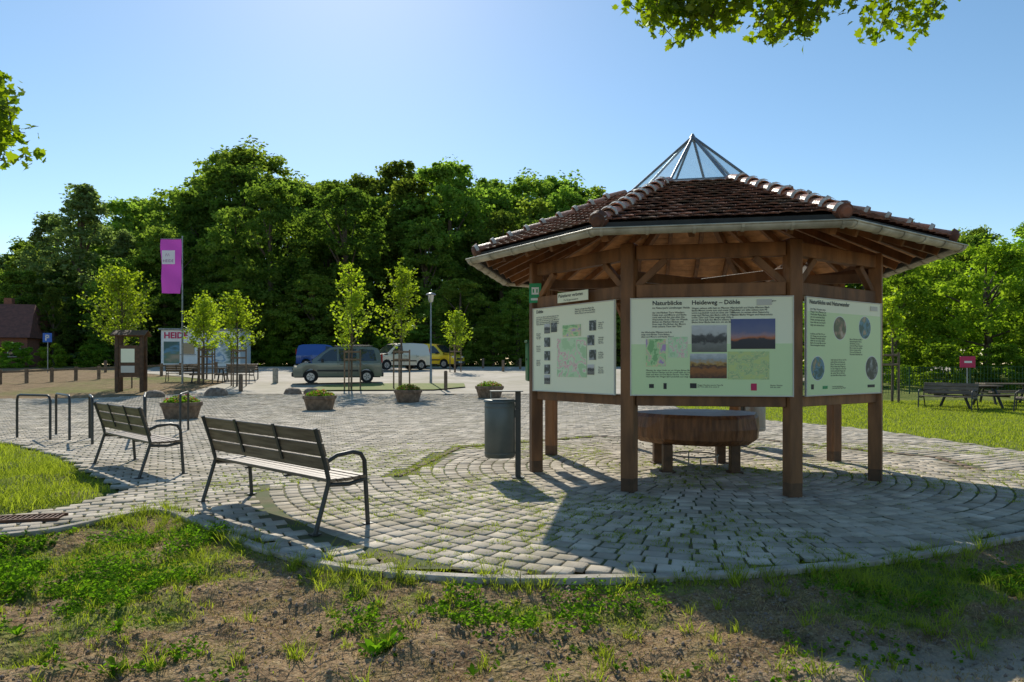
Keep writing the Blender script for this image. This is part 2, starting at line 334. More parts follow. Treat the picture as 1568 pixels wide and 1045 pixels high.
# pavers
def stones(Cx,Cy,ux,uy,hx,hy,inset=.008,lift=.022):
    n=len(Cx); zt=hz(Cy)+lift+rng.normal(0,.0028,n)
    c=np.stack([Cx,Cy],1)+rng.normal(0,.0035,(n,2)); out=[]
    sg=np.array([(-1,-1),(1,-1),(1,1),(-1,1)]); hx=hx*(1+rng.normal(0,.03,n)); hy=hy*(1+rng.normal(0,.03,n))
    th=rng.normal(0,.02,n)[:,None]; ux,uy=ux*np.cos(th)+uy*np.sin(th),uy*np.cos(th)-ux*np.sin(th)
    for lev in range(3):
        ins=inset if lev==2 else 0; z=zt-(.03 if lev==0 else (.007 if lev==1 else 0))
        for a,b in sg:
            p=c+ux*((hx-ins)*a)[:,None]+uy*((hy-ins)*b)[:,None]
            out.append(np.column_stack([p,z+rng.normal(0,.0013,n)]))
    V=np.stack(out,1).reshape(-1,3); o=(np.arange(n)*12)[:,None]
    fs=[]
    for l in(0,4):
        for k in range(4): fs.append(o+np.array([[l+k,l+(k+1)%4,l+4+(k+1)%4,l+4+k]]))
    fs.append(o+np.array([[8,9,10,11]]))
    return V,np.concatenate(fs),np.repeat(rng.random(n),12)
parts=[]; cc=np.array([C.x,C.y]); RING=5.95
def in_front(p):
    r=p-cc; an=np.degrees(np.arctan2(r[:,1],r[:,0])); return (an>-165)&(an<-5)&(np.hypot(r[:,0],r[:,1])<RING)
ang=math.radians(27); U=np.array([math.cos(ang),math.sin(ang)]); W=np.array([-math.sin(ang),math.cos(ang)])
pa,pb=.205,.165
iu,iw=np.meshgrid(np.arange(-250,250),np.arange(-240,300)); iu=iu.ravel().astype(float); iw=iw.ravel().astype(float)
iu+= (np.mod(iw,2))*.5
pc=iu[:,None]*pa*U+iw[:,None]*pb*W+np.array([0,12.])
k=(pc[:,0]>-32)&(pc[:,0]<14)&(pc[:,1]>4)&(pc[:,1]<29.2)&(np.abs(pc[:,0])<pc[:,1]*.86+2.5); pc=pc[k]
d=in_plaza(pc)
def apof(p): 
    rel=p-cc; return np.max(np.stack([rel@np.array([math.cos(math.radians(e)),math.sin(math.radians(e))]) for e in EA],1),1)
rr0=np.hypot(*(pc-cc).T)
k=(d>.10)&(apof(pc)>4.13)&~(in_front(pc)|(in_front(cc+(pc-cc)*.985)))&~((rr0<RING+.06)&in_front(cc+(pc-cc)*.95)); pc=pc[k]; n=len(pc)
v,f,t=stones(pc[:,0],pc[:,1],np.tile(U,(n,1)),np.tile(W,(n,1)),np.full(n,pa/2-.011),np.full(n,pb/2-.011)); parts.append((v,[(f,0)],t))
# concentric courses
X_=[];Y_=[];UX=[];UY=[];HX=[]
r_=.12; kk=0
while r_<RING:
    q=max(5,round(2*math.pi*r_/.195)); ph=random.random()
    for kx in range(q):
        an=2*math.pi*(kx+ph)/q; nn=np.array([math.cos(an),math.sin(an)]); p=cc+nn*r_
        X_.append(p[0]);Y_.append(p[1]);UX.append((-nn[1],nn[0]));UY.append(nn);HX.append(math.pi*r_/q-.011)
    r_+=.172
X_=np.array(X_);Y_=np.array(Y_);UX=np.array(UX);UY=np.array(UY);HX=np.array(HX); PP=np.stack([X_,Y_],1)
k=(in_plaza(PP)>.09)&((apof(PP)<3.82)|in_front(PP))
v,f,t=stones(X_[k],Y_[k],UX[k],UY[k],HX[k],np.full(k.sum(),.075)); parts.append((v,[(f,0)],t))
X_=[];Y_=[];UX=[];UY=[];HX=[]
for e in EA[1:7]:
    er=math.radians(e); nn=np.array([math.cos(er),math.sin(er)]); tt=np.array([-nn[1],nn[0]])
    w=2*3.97*math.tan(math.radians(22.5)); q=14; st=w/q
    for kx in range(q):
        p=cc+nn*3.97+tt*(-w/2+st*(kx+.5)); X_.append(p[0]);Y_.append(p[1]);UX.append(tt);UY.append(nn);HX.append(st/2-.012)
X_=np.array(X_);Y_=np.array(Y_); PP=np.stack([X_,Y_],1); k=(in_plaza(PP)>.1)&~in_front(PP)
v,f,t=stones(X_[k],Y_[k],np.array(UX)[k],np.array(UY)[k],np.array(HX)[k],np.full(k.sum(),.05),lift=.026); parts.append((v,[(f,1)],t))
V,FA,T=merge(parts); obj('plaza_paving',fast_mesh('plaza_paving',V,FA,[M_paver,M_conc],T))
# kerb
kb=MB(); line=PLAZA[2:23]; dense=[]
for q in range(len(line)-1):
    p0=Vector(line[max(q-1,0)]);p1=Vector(line[q]);p2=Vector(line[q+1]);p3=Vector(line[min(q+2,len(line)-1)])
    for s_ in range(4):
        u=s_/4; dense.append(.5*((2*p1)+(p2-p0)*u+(2*p0-5*p1+4*p2-p3)*u*u+(3*p1-p0-3*p2+p3)*u**3))
acc=0; seg=[dense[0]]
def kerb_seg(pts):
    vs=[];n=len(pts); tv=random.random()
    for q,p in enumerate(pts):
        dd=(pts[min(q+1,n-1)]-pts[max(q-1,0)]).normalized(); nn=Vector((-dd.y,dd.x))
        for o,z in((-.05,-.14),(-.05,.026),(-.043,.034),(.033,.034),(.04,.026),(.04,-.1)): vs.append((p.x+nn.x*o,p.y+nn.y*o,z))
    fs=[(q*6+k,q*6+k+1,q*6+k+7,q*6+k+6) for q in range(n-1) for k in range(5)]+[tuple(range(6)),tuple((n-1)*6+k for k in range(6))[::-1]]
    kb.add(vs,fs,0,tv)
for p in dense[1:]:
    prev=seg[-1]; seg.append(p); acc+=(p-prev).length
    if acc>.9:
        s2=list(seg); dd=(s2[-1]-s2[-2]).normalized(); s2[-1]=s2[-1]-dd*.008; kerb_seg(s2); seg=[p]; acc=0
kb.make('kerb',[M_kerb])
# ------------------------------------------------------------------ grass blades
def blades(x,y,z,h,w,lean=.5):
    n=len(x); a=rng.random(n)*6.283; b=rng.random(n)*6.283; ln=lean*(.2+rng.random(n))*h
    dx=np.cos(a);dy=np.sin(a); wx=np.cos(b)*w/2; wy=np.sin(b)*w/2
    V=np.stack([np.column_stack([x-wx,y-wy,z-.01]),np.column_stack([x+wx,y+wy,z-.01]),
      np.column_stack([x+dx*ln*.35+wx*.75,y+dy*ln*.35+wy*.75,z+h*.55]),np.column_stack([x+dx*ln*.35-wx*.75,y+dy*ln*.35-wy*.75,z+h*.55]),
      np.column_stack([x+dx*ln,y+dy*ln,z+h*(1-.15*lean)])],1).reshape(-1,3)
    o=(np.arange(n)*5)[:,None]
    return V,[(o+np.array([[0,1,2,3]]),0),(o+np.array([[3,2,4]]),0)]
def scatter(n,x0,x1,y0,y1):
    return x0+rng.random(n)*(x1-x0), y0+rng.random(n)*(y1-y0)
def lowleft(x,y): return np.where((x<-3.6)&(y>5.1),.3,1.)
parts=[]
x,y=scatter(330000,-6.5,7,2.4,8); P2=np.stack([x,y],1); pd2=in_plaza(P2); k=(pd2<-.03)&(np.abs(x)<y*.8+.7); x,y,pd2=x[k],y[k],pd2[k]
g=green_f(x,y,pd2); k=rng.random(len(x))<np.clip(g*1.2-.34,0.02,1)**1.2; x,y,pd2,g=x[k],y[k],pd2[k],g[k]
z=bump_h(x,y,pd2); n=len(x); tall=1+1.3*np.exp(-((-pd2)/.2)**2)*(rng.random(n)<.3)+1.4*(fbm(x,y,2.5,12)>.62)
h=(.012+.042*rng.random(n)**1.4)*tall*(.5+.7*g)*lowleft(x,y); v,fa=blades(x,y,z,h,.0035+.003*rng.random(n),1.2); tn=np.clip(.15+.6*fbm(x,y,1.5,44)+.35*rng.random(n),0,1); parts.append((v,fa,np.repeat(tn,5)))
x,y=scatter(80000,-13,-4.5,6,13.5); P2=np.stack([x,y],1); pd2=in_plaza(P2); k=(pd2<-.03)&(x<-4.6)&(sdist(P2,ISL)>0); x,y,pd2=x[k],y[k],pd2[k]
k=rng.random(len(x))<(.35+1.3*fbm(x,y,1.3,71)-.3); x,y,pd2=x[k],y[k],pd2[k]
n=len(x); hv=.3+1.5*fbm(x,y,1.8,15); v,fa=blades(x,y,bump_h(x,y,pd2),(.03+.12*rng.random(n)**1.5)*hv,.006+.004*rng.random(n),1.1); parts.append((v,fa,np.repeat(.3+.7*rng.random(n),5)))
x,y=scatter(90000,5.5,20,11,26); P2=np.stack([x,y],1); pd2=in_plaza(P2); k=(pd2<-.03)&(x<y*.8); x,y,pd2=x[k],y[k],pd2[k]
n=len(x); v,fa=blades(x,y,bump_h(x,y,pd2),(.03+.05*rng.random(n)),.010+.006*rng.random(n),.9); parts.append((v,fa,np.repeat(.5+.5*rng.random(n),5)))
V,FA,T=merge(parts); obj('grass',fast_mesh('grass',V,FA,[L_grass],T))
tc_=[]
for q in range(190):
    p=dense[rng.integers(0,len(dense)-1)]; tc_.append((p.x+rng.normal(0,.06),p.y-.07+rng.normal(0,.06),.04+.15*rng.random()**1.6,18))
xx,yy=scatter(16000,-4,8.5,4.8,13); kk=(fbm(xx,yy,.8,21)>.43+.14*rng.random(len(xx)))
for a_,b_ in zip(xx[kk],yy[kk]): tc_.append((a_,b_,.006+.026*rng.random()**2,8))
for e in range(5,7):
    for q in range(60):
        a0=oct_pt(4.3,VA[e],0);b0=oct_pt(4.3,VA[(e+1)%8],0);p=a0.lerp(b0,rng.random()); tc_.append((p.x+rng.normal(0,.03),p.y+rng.normal(0,.03),.02+.04*rng.random(),12))
for q in range(22): tc_.append((rng.uniform(-4.0,-3.2),rng.uniform(6.3,7.1),.08+.1*rng.random(),16))
for q in range(170): tc_.append((rng.uniform(-4.5,4.4),rng.uniform(3.0,4.8),.05+.10*rng.random()**1.5,20))
X_=[];Y_=[];Hh=[]
for (cx,cy,hh,nn) in tc_:
    nn=int(nn*1.3); X_.append(cx+rng.normal(0,.022,nn));Y_.append(cy+rng.normal(0,.022,nn));Hh.append(hh*(.4+.8*rng.random(nn)))
x=np.concatenate(X_);y=np.concatenate(Y_);h=np.concatenate(Hh); pd2=in_plaza(np.stack([x,y],1)); z=np.where(pd2>0,.012,bump_h(x,y,pd2)); n=len(x); h=h*np.where((x<-3.9)&(y>5.3),.35,1); h=np.where(pd2>0,h+.012,h)
v,fa=blades(x,y,z,h,.004+.003*rng.random(n),1.2); obj('grass_tufts',fast_mesh('grass_tufts',v,fa,[L_grass],np.repeat(.2+.8*rng.random(n),5)))
x,y=scatter(130000,-6,6.5,2.6,6.6); pd2=in_plaza(np.stack([x,y],1)); k=(pd2<0.05)&(rng.random(len(x))<.25+.75*(fbm(x,y,2,31)>.46)); x,y,pd2=x[k],y[k],pd2[k]; n=len(x)
v,fa=blades(x,y,bump_h(x,y,pd2)+.004,.004+.024*rng.random(n)**1.5,.004,2.5); obj('dry_grass_litter',fast_mesh('dry_grass_litter',v,fa,[L_dry],np.repeat(rng.random(n),5)))
x,y=scatter(14000,-5,5.5,2.7,5.6); pd2=in_plaza(np.stack([x,y],1)); k=(pd2<-.05)&(green_f(x,y,pd2)<.5); x,y,pd2=x[k],y[k],pd2[k]; z=bump_h(x,y,pd2)
base=np.array([(1,0,0),(0,1,0),(-1,0,0),(0,-1,0),(0,0,1),(0,0,-1)],float); fi=np.array([(0,1,4),(1,2,4),(2,3,4),(3,0,4),(1,0,5),(2,1,5),(3,2,5),(0,3,5)])
n=len(x); sz=.003+.018*rng.random(n)**4; V=(np.stack([x,y,z],1)[:,None,:]+base[None]*(sz[:,None,None]*(.6+.7*rng.random((n,6,1))))).reshape(-1,3)
obj('pebbles',fast_mesh('pebbles',V,[(((np.arange(n)*6)[:,None,None]+fi[None]).reshape(-1,3),0)],[M_rock],np.repeat(rng.random(n),6)))
def weeds(name,regions,leaf=.022):
    Ps=[]
    for (x0,x1,y0,y1,n,thr,hh,nl) in regions:
        x,y=scatter(n,x0,x1,y0,y1); k=fbm(x,y,2.6,63)>thr; x,y=x[k],y[k]
        e=np.minimum(np.minimum(x-x0,x1-x),np.minimum(y-y0,y1-y)); k=e>rng.random(len(x))*.3; x,y=x[k],y[k]
        hl=hh*(.35+.9*rng.random(len(x)))*(.5+fbm(x,y,2,64))*lowleft(x,y-.15)
        for q in range(nl):
            a=rng.random(len(x))*6.283; r=hl*.55*rng.random(len(x))**.5; xx=x+r*np.cos(a); yy=y+r*np.sin(a); pdx=in_plaza(np.stack([xx,yy],1))
            zz=bump_h(xx,yy,pdx)+hl*(.3+.7*rng.random(len(x))); Ps.append(np.stack([xx,yy,zz],1)[pdx<-.02])
    Pn=np.concatenate(Ps); v,f=leaf_quads(Pn,leaf,.7,.8); tn=np.clip(.5*fbm(Pn[:,0],Pn[:,1],5,3)+.6*rng.random(len(Pn))-.05,0,1); obj(name,fast_mesh(name,v,[(f,0)],[L_clover],np.repeat(tn,4)))
weeds('low_weeds',[(-5.2,-2.2,4.3,6.2,3000,.45,.13,14),(-3.6,-1.5,3.3,4.8,900,.56,.07,10),(-1.2,1.2,3.9,4.7,800,.53,.09,11),(2.0,5.0,4.3,5.3,900,.5,.08,11),(-2.4,3.0,3.0,4.2,600,.6,.05,9)],.024)
def rosette(name,x,y,s,n):
    b=MB(); z=float(bump_h(np.array([x]),np.array([y]),np.array([-1.]))[0])
    for q in range(n):
        a=q*2.4; el=random.uniform(.5,1.2); L_=s*random.uniform(.6,1); w=L_*.16
        d=Vector((math.cos(a)*math.cos(el),math.sin(a)*math.cos(el),math.sin(el))); sd=Vector((-math.sin(a),math.cos(a),0)); p=Vector((x,y,z))
        mids=[p+d*L_*u-Vector((0,0,1))*L_*.25*u*u for u in(0,.3,.6,.85,1)]; ww=[.15,.9,1,.6,.02]
        vs=[]
        for mm,wq in zip(mids,ww): vs+= [mm-sd*w*wq+Vector((0,0,w*.3*wq)),mm,mm+sd*w*wq+Vector((0,0,w*.3*wq))]
        b.add(vs,[(i*3+j,i*3+j+1,i*3+j+4,i*3+j+3) for i in range(4) for j in range(2)],0,sm=True)
    b.make(name,[L_clover])
for (x,y,s,n) in((-.75,3.72,.21,10),(-.68,3.78,.15,8),(-2.1,3.6,.1,9),(.1,4.15,.13,10),(-1.5,4.9,.12,8),(.35,4.3,.1,8),(-1.1,4.75,.08,8),(1.7,4.55,.09,8),(-2.9,4.0,.12,9),(2.4,4.7,.1,8),(-.2,3.5,.08,8)): rosette('dock_plant',x,y,s,n)
# ------------------------------------------------------------------ pavilion
PV=empty('information_pavilion')
R0=2.38; A0=R0*math.cos(math.radians(22.5)); c22=math.cos(math.radians(22.5)); DZ=.05
b=MB()
for a in VA:
    r=Vector((math.cos(math.radians(a)),math.sin(math.radians(a)),0)); tv=random.random()
    p=oct_pt(R0,a,0); b.box((p.x,p.y,1.55),(.16,.16,2.76),0,ux=r,bev=.01,t=tv)
    b.box((p.x,p.y,.09),(.158,.158,.2),1,ux=r,bev=.01)
b.make('posts',[M_wood,M_woodD],PV)
b=MB()
def side(i,z,w,h,m=0,ap=0,short=.16):
    a0=oct_pt(R0,VA[i],z);b0=oct_pt(R0,VA[(i+1)%8],z); d=(b0-a0).normalized(); n=Vector((math.cos(math.radians(EA[i])),math.sin(math.radians(EA[i])),0))
    b.beam(a0+d*short/2+n*ap,b0-d*short/2+n*ap,w,h,m)
for i in range(8):
    side(i,2.82,.11,.16)
    if i in(7,0,1):
        side(i,2.37,.10,.15); side(i,1.09,.10,.12)
for i in range(8):
    a0=oct_pt(R0-.09,VA[i],2.62); b0=oct_pt(R0-.09,VA[(i+3)%8],2.62)
    a0.z=b0.z=2.56+.065*(i%3)
    b.beam(a0,b0,.06,.12)
for i in range(8):
    p=oct_pt(R0,VA[i],0)
    for s in(-1,1):
        q=oct_pt(R0,VA[(i+s)%8],0); d=(q-p).normalized()
        b.beam(p+d*.08+Vector((0,0,2.42 if i in(0,1,2,7) else 2.2)),p+d*.42+Vector((0,0,2.74)),.07,.08)
zr=lambda ap:2.99+DZ+(2.95-ap)*.9/1.94
for i in range(8):
    b.beam(oct_pt(3.08,VA[i],zr(3.08*c22)-.17),oct_pt(.9,VA[i],zr(.9*c22)-.17),.08,.14)
    er=math.radians(EA[i]); n=Vector((math.cos(er),math.sin(er),0)); t=Vector((-n.y,n.x,0))
    for u in(-.75,-.25,.25,.75):
        top=max(abs(u)/math.tan(math.radians(22.5))+.05,.95)
        b.beam(C+n*2.86+t*u+Vector((0,0,zr(2.86)-.16)),C+n*top+t*u+Vector((0,0,zr(top)-.16)),.06,.11)
b.make('roof_frame',[M_wood],PV)
def ring(name,prof,mats,closed=True,m=0,parent=PV,sm=False):
    b=MB(); k=len(prof)
    for i in range(8):
        vs=[oct_pt(r/c22,VA[i],z) for r,z in prof]+[oct_pt(r/c22,VA[(i+1)%8],z) for r,z in prof]
        fs=[(q,(q+1)%k,(q+1)%k+k,q+k) for q in range(k if closed else k-1)]
        b.add(vs,fs,m,sm=sm)
    return b.make(name,mats,parent)
b=MB()
nb=15
for i in range(8):
    for q in range(nb):
        r1=2.93-(2.93-.95)*q/nb; r2=2.93-(2.93-.95)*(q+1)/nb+.006
        vs=[oct_pt(r1/c22,VA[i],zr(r1)-.07),oct_pt(r1/c22,VA[(i+1)%8],zr(r1)-.07),oct_pt(r2/c22,VA[(i+1)%8],zr(r2)-.07),oct_pt(r2/c22,VA[i],zr(r2)-.07)]
        vs+=[v+Vector((0,0,.02)) for v in vs]
        b.add(vs,[(3,2,1,0),(4,5,6,7),(0,1,5,4),(2,3,7,6)],0)
b.make('soffit_boards',[M_woodL],PV)
ring('roof_deck',[(.93,zr(.93)-.045),(2.94,zr(2.94)-.045),(2.94,zr(2.94)-.012),(.93,zr(.93)-.012)],[M_dark])
ring('fascia',[(2.945,2.87+DZ),(2.97,2.87+DZ),(2.97,2.985+DZ),(2.945,2.985+DZ)],[M_dark])
pr=[]; GZ=2.905+DZ-.01
for q in range(9):
    a=math.pi+math.pi*q/8; pr.append((3.045+.062*math.cos(a),GZ+.062*math.sin(a)))
pin=[(3.045+(r-3.045)*.93,GZ+(z-GZ)*.93) for r,z in pr][::-1]
lip=[]
for q in range(7):
    a=math.pi+q*math.pi/3; lip.append((3.112+.010*math.cos(a),GZ+.003+.010*math.sin(a)))
ring('gutter',pr+pin,[M_zinc],sm=True); ring('gutter_bead',lip,[M_zinc],sm=True)
b=MB()
for i in range(8):
    er=math.radians(EA[i]); n=Vector((math.cos(er),math.sin(er),0)); t=Vector((-n.y,n.x,0))
    for u in(-1.2,-.72,-.24,.24,.72,1.2):
        pts=[C+n*(3.045+.069*math.cos(a))+t*u+Vector((0,0,GZ+.069*math.sin(a))) for a in np.linspace(math.pi,2*math.pi,7)]
        for p,q in zip(pts[:-1],pts[1:]): b.beam(p,q,.03,.006,0,bev=0)
b.make('gutter_brackets',[M_zinc],PV)
b=MB(); p_=math.atan(.9/1.94); cp,sp=math.cos(p_),math.sin(p_)
for i in range(8):
    er=math.radians(EA[i]); n=Vector((math.cos(er),math.sin(er),0)); t=Vector((-n.y,n.x,0)); up=-n*cp+Vector((0,0,sp)); nr=n*sp+Vector((0,0,cp))
    for row in range(15):
        s0=row*.142; a=2.98-s0*cp
        if a<1.02: break
        am=a-.07*cp; w=2*am*math.tan(math.radians(22.5))-.04; off=(row%2)*.5
        step=.155; k0=math.floor(-w/2/step)-1
        org=C+n*a+Vector((0,0,2.985+DZ+s0*sp))
        for k_ in range(k0,-k0+2):
            ua=max(-w/2,(k_+off)*step); ub=min(w/2,(k_+1+off)*step)
            if ub-ua<.02: continue
            um=(ua+ub)/2; hw=(ub-ua)/2-.003; lf=.034+random.gauss(0,.004); yaw=random.gauss(0,.01)
            out=[(-1,.2),(-1,.03),(-.72,.008),(-.3,-.004),(.3,-.004),(.72,.008),(1,.03),(1,.2)]
            tp=[];bt=[]
            for x,s in out:
                cz=.012*(1-x*x)
                base=org+t*(um+x*hw+yaw*s)+up*s+nr*(lf*(1-s/.22)+.004+cz); tp.append(base); bt.append(base-nr*.016)
            b.add(tp+bt,[(0,1,2,3,4,5,6,7)]+[(q+1,q,q+8,q+9) for q in range(7)],0)
b.make('roof_tiles',[M_tile],PV)
b=MB()
for a in VA:
    r=Vector((math.cos(math.radians(a)),math.sin(math.radians(a)),0)); sl=.9/1.94*c22
    dirn=(-r+Vector((0,0,sl))).normalized(); sd=Vector((-r.y,r.x,0)); upn=sd.cross(dirn)
    if upn.z<0: upn=-upn
    st=oct_pt(3.2,a,3.0+DZ); L_=(oct_pt(1.08,a,3.0+DZ+sl*2.12)-st).length; ns=9; ll=L_/ns
    for q in range(ns):
        p0=st+dirn*(q*ll-.02)+sd*random.gauss(0,.005); p1=st+dirn*((q+1)*ll+.03); lf0=.035;lf1=.012; vs=[]
        for (p,ra,lf) in((p0,.098,lf0),(p1,.080,lf1)):
            for k_ in range(9):
                an=math.radians(-12+204*k_/8); vs.append(p+sd*math.cos(an)*ra+upn*(math.sin(an)*ra*.85+lf-.02))
            for k_ in range(9):
                an=math.radians(-12+204*k_/8); vs.append(p+sd*math.cos(an)*(ra-.016)+upn*(math.sin(an)*(ra-.016)*.85+lf-.02))
        fs=[(k_,k_+1,k_+19,k_+18) for k_ in range(8)]+[(k_+9,k_+27,k_+28,k_+10) for k_ in range(8)]+[(k_,k_+9,k_+10,k_+1) for k_ in range(8)]
        b.add(vs,fs,0,sm=False)
        vs=[]
        for (p,ra) in((p0-dirn*.015,.094),(p0+dirn*.03,.104)):
            for k_ in range(9):
                an=math.radians(-5+190*k_/8); vs.append(p+sd*math.cos(an)*ra*1.05+upn*(math.sin(an)*ra*.90+.022))
        b.add(vs,[(k_,k_+1,k_+10,k_+9) for k_ in range(8)],1)
    ce=st-dirn*.03+upn*.02; b.tube([ce-dirn*.02,ce+dirn*.05],[.085,.105],12,2); b.tube([ce-dirn*.04,ce-dirn*.019],[.05,.07],12,2)
b.make('hip_tiles',[M_hip,M_mortar,M_tile],PV)
ring('skylight_curb',[(.98,3.80+DZ),(1.10,3.84+DZ),(1.10,3.89+DZ),(.93,3.99),(.86,4.0),(.86,3.8)],[M_lead])
b=MB(); ap=Vector((C.x,C.y,4.86))
for i in range(8): b.add([oct_pt(.96,VA[i],4.0),oct_pt(.96,VA[(i+1)%8],4.0),ap],[(0,1,2)],0)
gm=bpy.data.materials.new('skylight_glass'); gm.use_nodes=True; N=gm.node_tree.nodes; L=gm.node_tree.links; N.remove(N['Principled BSDF'])
tr=N.new('ShaderNodeBsdfTransparent'); tr.inputs[0].default_value=(.86,.94,.97,1); gl=N.new('ShaderNodeBsdfGlossy'); gl.inputs['Roughness'].default_value=.04
df=N.new('ShaderNodeBsdfTranslucent'); df.inputs[0].default_value=(.55,.68,.76,1)
m1=N.new('ShaderNodeMixShader'); m1.inputs[0].default_value=.22; m2=N.new('ShaderNodeMixShader'); m2.inputs[0].default_value=.13
L.new(tr.outputs[0],m1.inputs[1]);L.new(df.outputs[0],m1.inputs[2]);L.new(m1.outputs[0],m2.inputs[1]);L.new(gl.outputs[0],m2.inputs[2]);L.new(m2.outputs[0],N['Material Output'].inputs[0])
b.make('skylight_glass',[gm],PV)
b=MB()
for i in range(8): b.tube([oct_pt(1.0,VA[i],3.975),ap+Vector((0,0,.01))],.019,6,0)
for i in range(8): b.tube([oct_pt(.97,VA[i],4.0),oct_pt(.97,VA[(i+1)%8],4.0)],.02,6,0)
b.tube([ap+Vector((0,0,-.05)),ap+Vector((0,0,.05))],[.07,.015],8,0)
b.make('skylight_bars',[M_lead],PV)
# ------------------------------------------------------------------ info boards
def ramp_mat(name,cols,axis='Z',noise=3,amt=.25,const=False):
    m=bpy.data.materials.new(name); m.use_nodes=True; N=m.node_tree.nodes; L=m.node_tree.links; B=N['Principled BSDF']; B.inputs['Roughness'].default_value=.4
    tc=N.new('ShaderNodeTexCoord'); sx=N.new('ShaderNodeSeparateXYZ'); L.new(tc.outputs['Generated'],sx.inputs[0])
    mp=N.new('ShaderNodeMapping'); oi=N.new('ShaderNodeObjectInfo'); ml=N.new('ShaderNodeMath'); ml.operation='MULTIPLY'; ml.inputs[1].default_value=30; L.new(oi.outputs['Random'],ml.inputs[0])
    L.new(tc.outputs['Generated'],mp.inputs[0]); L.new(ml.outputs[0],mp.inputs['Location'])
    nz=N.new('ShaderNodeTexNoise'); nz.inputs['Scale'].default_value=noise; nz.inputs['Detail'].default_value=5; L.new(mp.outputs[0],nz.inputs['Vector'])
    ma=N.new('ShaderNodeMath'); ma.operation='MULTIPLY_ADD'; L.new(nz.outputs[0],ma.inputs[0]); ma.inputs[1].default_value=amt*2
    if axis:
        m0=N.new('ShaderNodeMath'); m0.operation='SUBTRACT'; L.new(sx.outputs[axis],m0.inputs[0]); m0.inputs[1].default_value=amt; L.new(m0.outputs[0],ma.inputs[2])
    else: ma.inputs[2].default_value=.5-amt
    cr=N.new('ShaderNodeValToRGB'); L.new(ma.outputs[0],cr.inputs[0]); e=cr.color_ramp
    if const: e.interpolation='CONSTANT'
    while len(e.elements)>1: e.elements.remove(e.elements[-1])
    e.elements[0].position=cols[0][0]; e.elements[0].color=(*cols[0][1],1)
    for p,c in cols[1:]:
        q=e.elements.new(p); q.color=(*c,1)
    L.new(cr.outputs[0],B.inputs['Base Color']); return m
PH={
'sunset':ramp_mat('print_sunset',[(0,(.01,.01,.02)),(.3,(.02,.02,.03)),(.36,(.5,.14,.04)),(.46,(.35,.22,.25)),(.6,(.14,.15,.27)),(1,(.07,.10,.26))],'Z',3,.2),
'trees':ramp_mat('print_trees',[(0,(.12,.12,.10)),(.3,(.2,.2,.18)),(.42,(.03,.03,.03)),(.6,(.08,.08,.08)),(.7,(.5,.5,.48)),(1,(.6,.6,.6))],'Z',7,.22),
'heath':ramp_mat('print_heath',[(0,(.06,.02,.01)),(.35,(.35,.12,.02)),(.5,(.07,.03,.02)),(.6,(.45,.25,.05)),(.8,(.35,.4,.42)),(1,(.6,.6,.6))],'Z',9,.2),
'map1':ramp_mat('print_map',[(0,(.25,.50,.2)),(.40,(.48,.72,.34)),(.5,(.82,.74,.35)),(.53,(.78,.45,.45)),(.56,(.58,.70,.40)),(.64,(.50,.32,.55))],None,3,.6,const=True),
'map2':ramp_mat('print_map_yellow',[(0,(.6,.68,.25)),(.45,(.5,.64,.28)),(.52,(.75,.72,.3)),(.54,(.4,.55,.25)),(.62,(.62,.66,.3))],None,5,.5,const=True),
'map3':ramp_mat('print_map_pale',[(0,(.48,.70,.38)),(.40,(.60,.78,.48)),(.49,(.82,.66,.56)),(.53,(.75,.38,.40)),(.55,(.68,.8,.54)),(.62,(.45,.66,.36))],None,3,.6,const=True),
'dk':ramp_mat('print_dark_photo',[(0,(.02,.03,.02)),(.5,(.05,.06,.05)),(.7,(.3,.32,.33)),(1,(.5,.5,.5))],None,3,.7),
'blue':ramp_mat('print_lake_photo',[(0,(.03,.08,.05)),(.4,(.04,.12,.11)),(.5,(.10,.26,.38)),(.6,(.12,.2,.12)),(.75,(.4,.3,.2))],None,3,.8),
'br':ramp_mat('print_brown_photo',[(0,(.05,.08,.03)),(.45,(.12,.13,.06)),(.6,(.3,.2,.12)),(.8,(.5,.4,.3))],None,3,.8)}
def text(s,u,v,size,par,n_off,spacing=1.0,m=None,bold=0):
    cu=bpy.data.curves.new('t','FONT'); cu.body=s; cu.size=size; cu.space_line=spacing; cu.align_y='TOP'; cu.resolution_u=2; cu.offset=bold
    o=bpy.data.objects.new('t',cu); COL.objects.link(o); dg=bpy.context.evaluated_depsgraph_get(); me=bpy.data.meshes.new_from_object(o.evaluated_get(dg))
    bpy.data.objects.remove(o); me.materials.clear(); me.materials.append(m or M_ink); me.name='lettering'
    o=obj('lettering',me,par,(u,n_off,v)); o.rotation_euler=(math.radians(90),0,0); return o
WD="Die Landschaft der Heide mit ihren weiten Flächen Wacholder Birken und alten Wegen lädt zum Wandern ein und zeigt seltene Tiere Pflanzen Moore Bäche und Höfe rund um den Ort im Naturschutzgebiet sowie stille Täler".split()
def para(lines,chars):
    r=[]
    for q in range(lines):
        s=''
        while len(s)<chars: s+=random.choice(WD)+' '
        r.append(s[:chars])
    return '\n'.join(r)
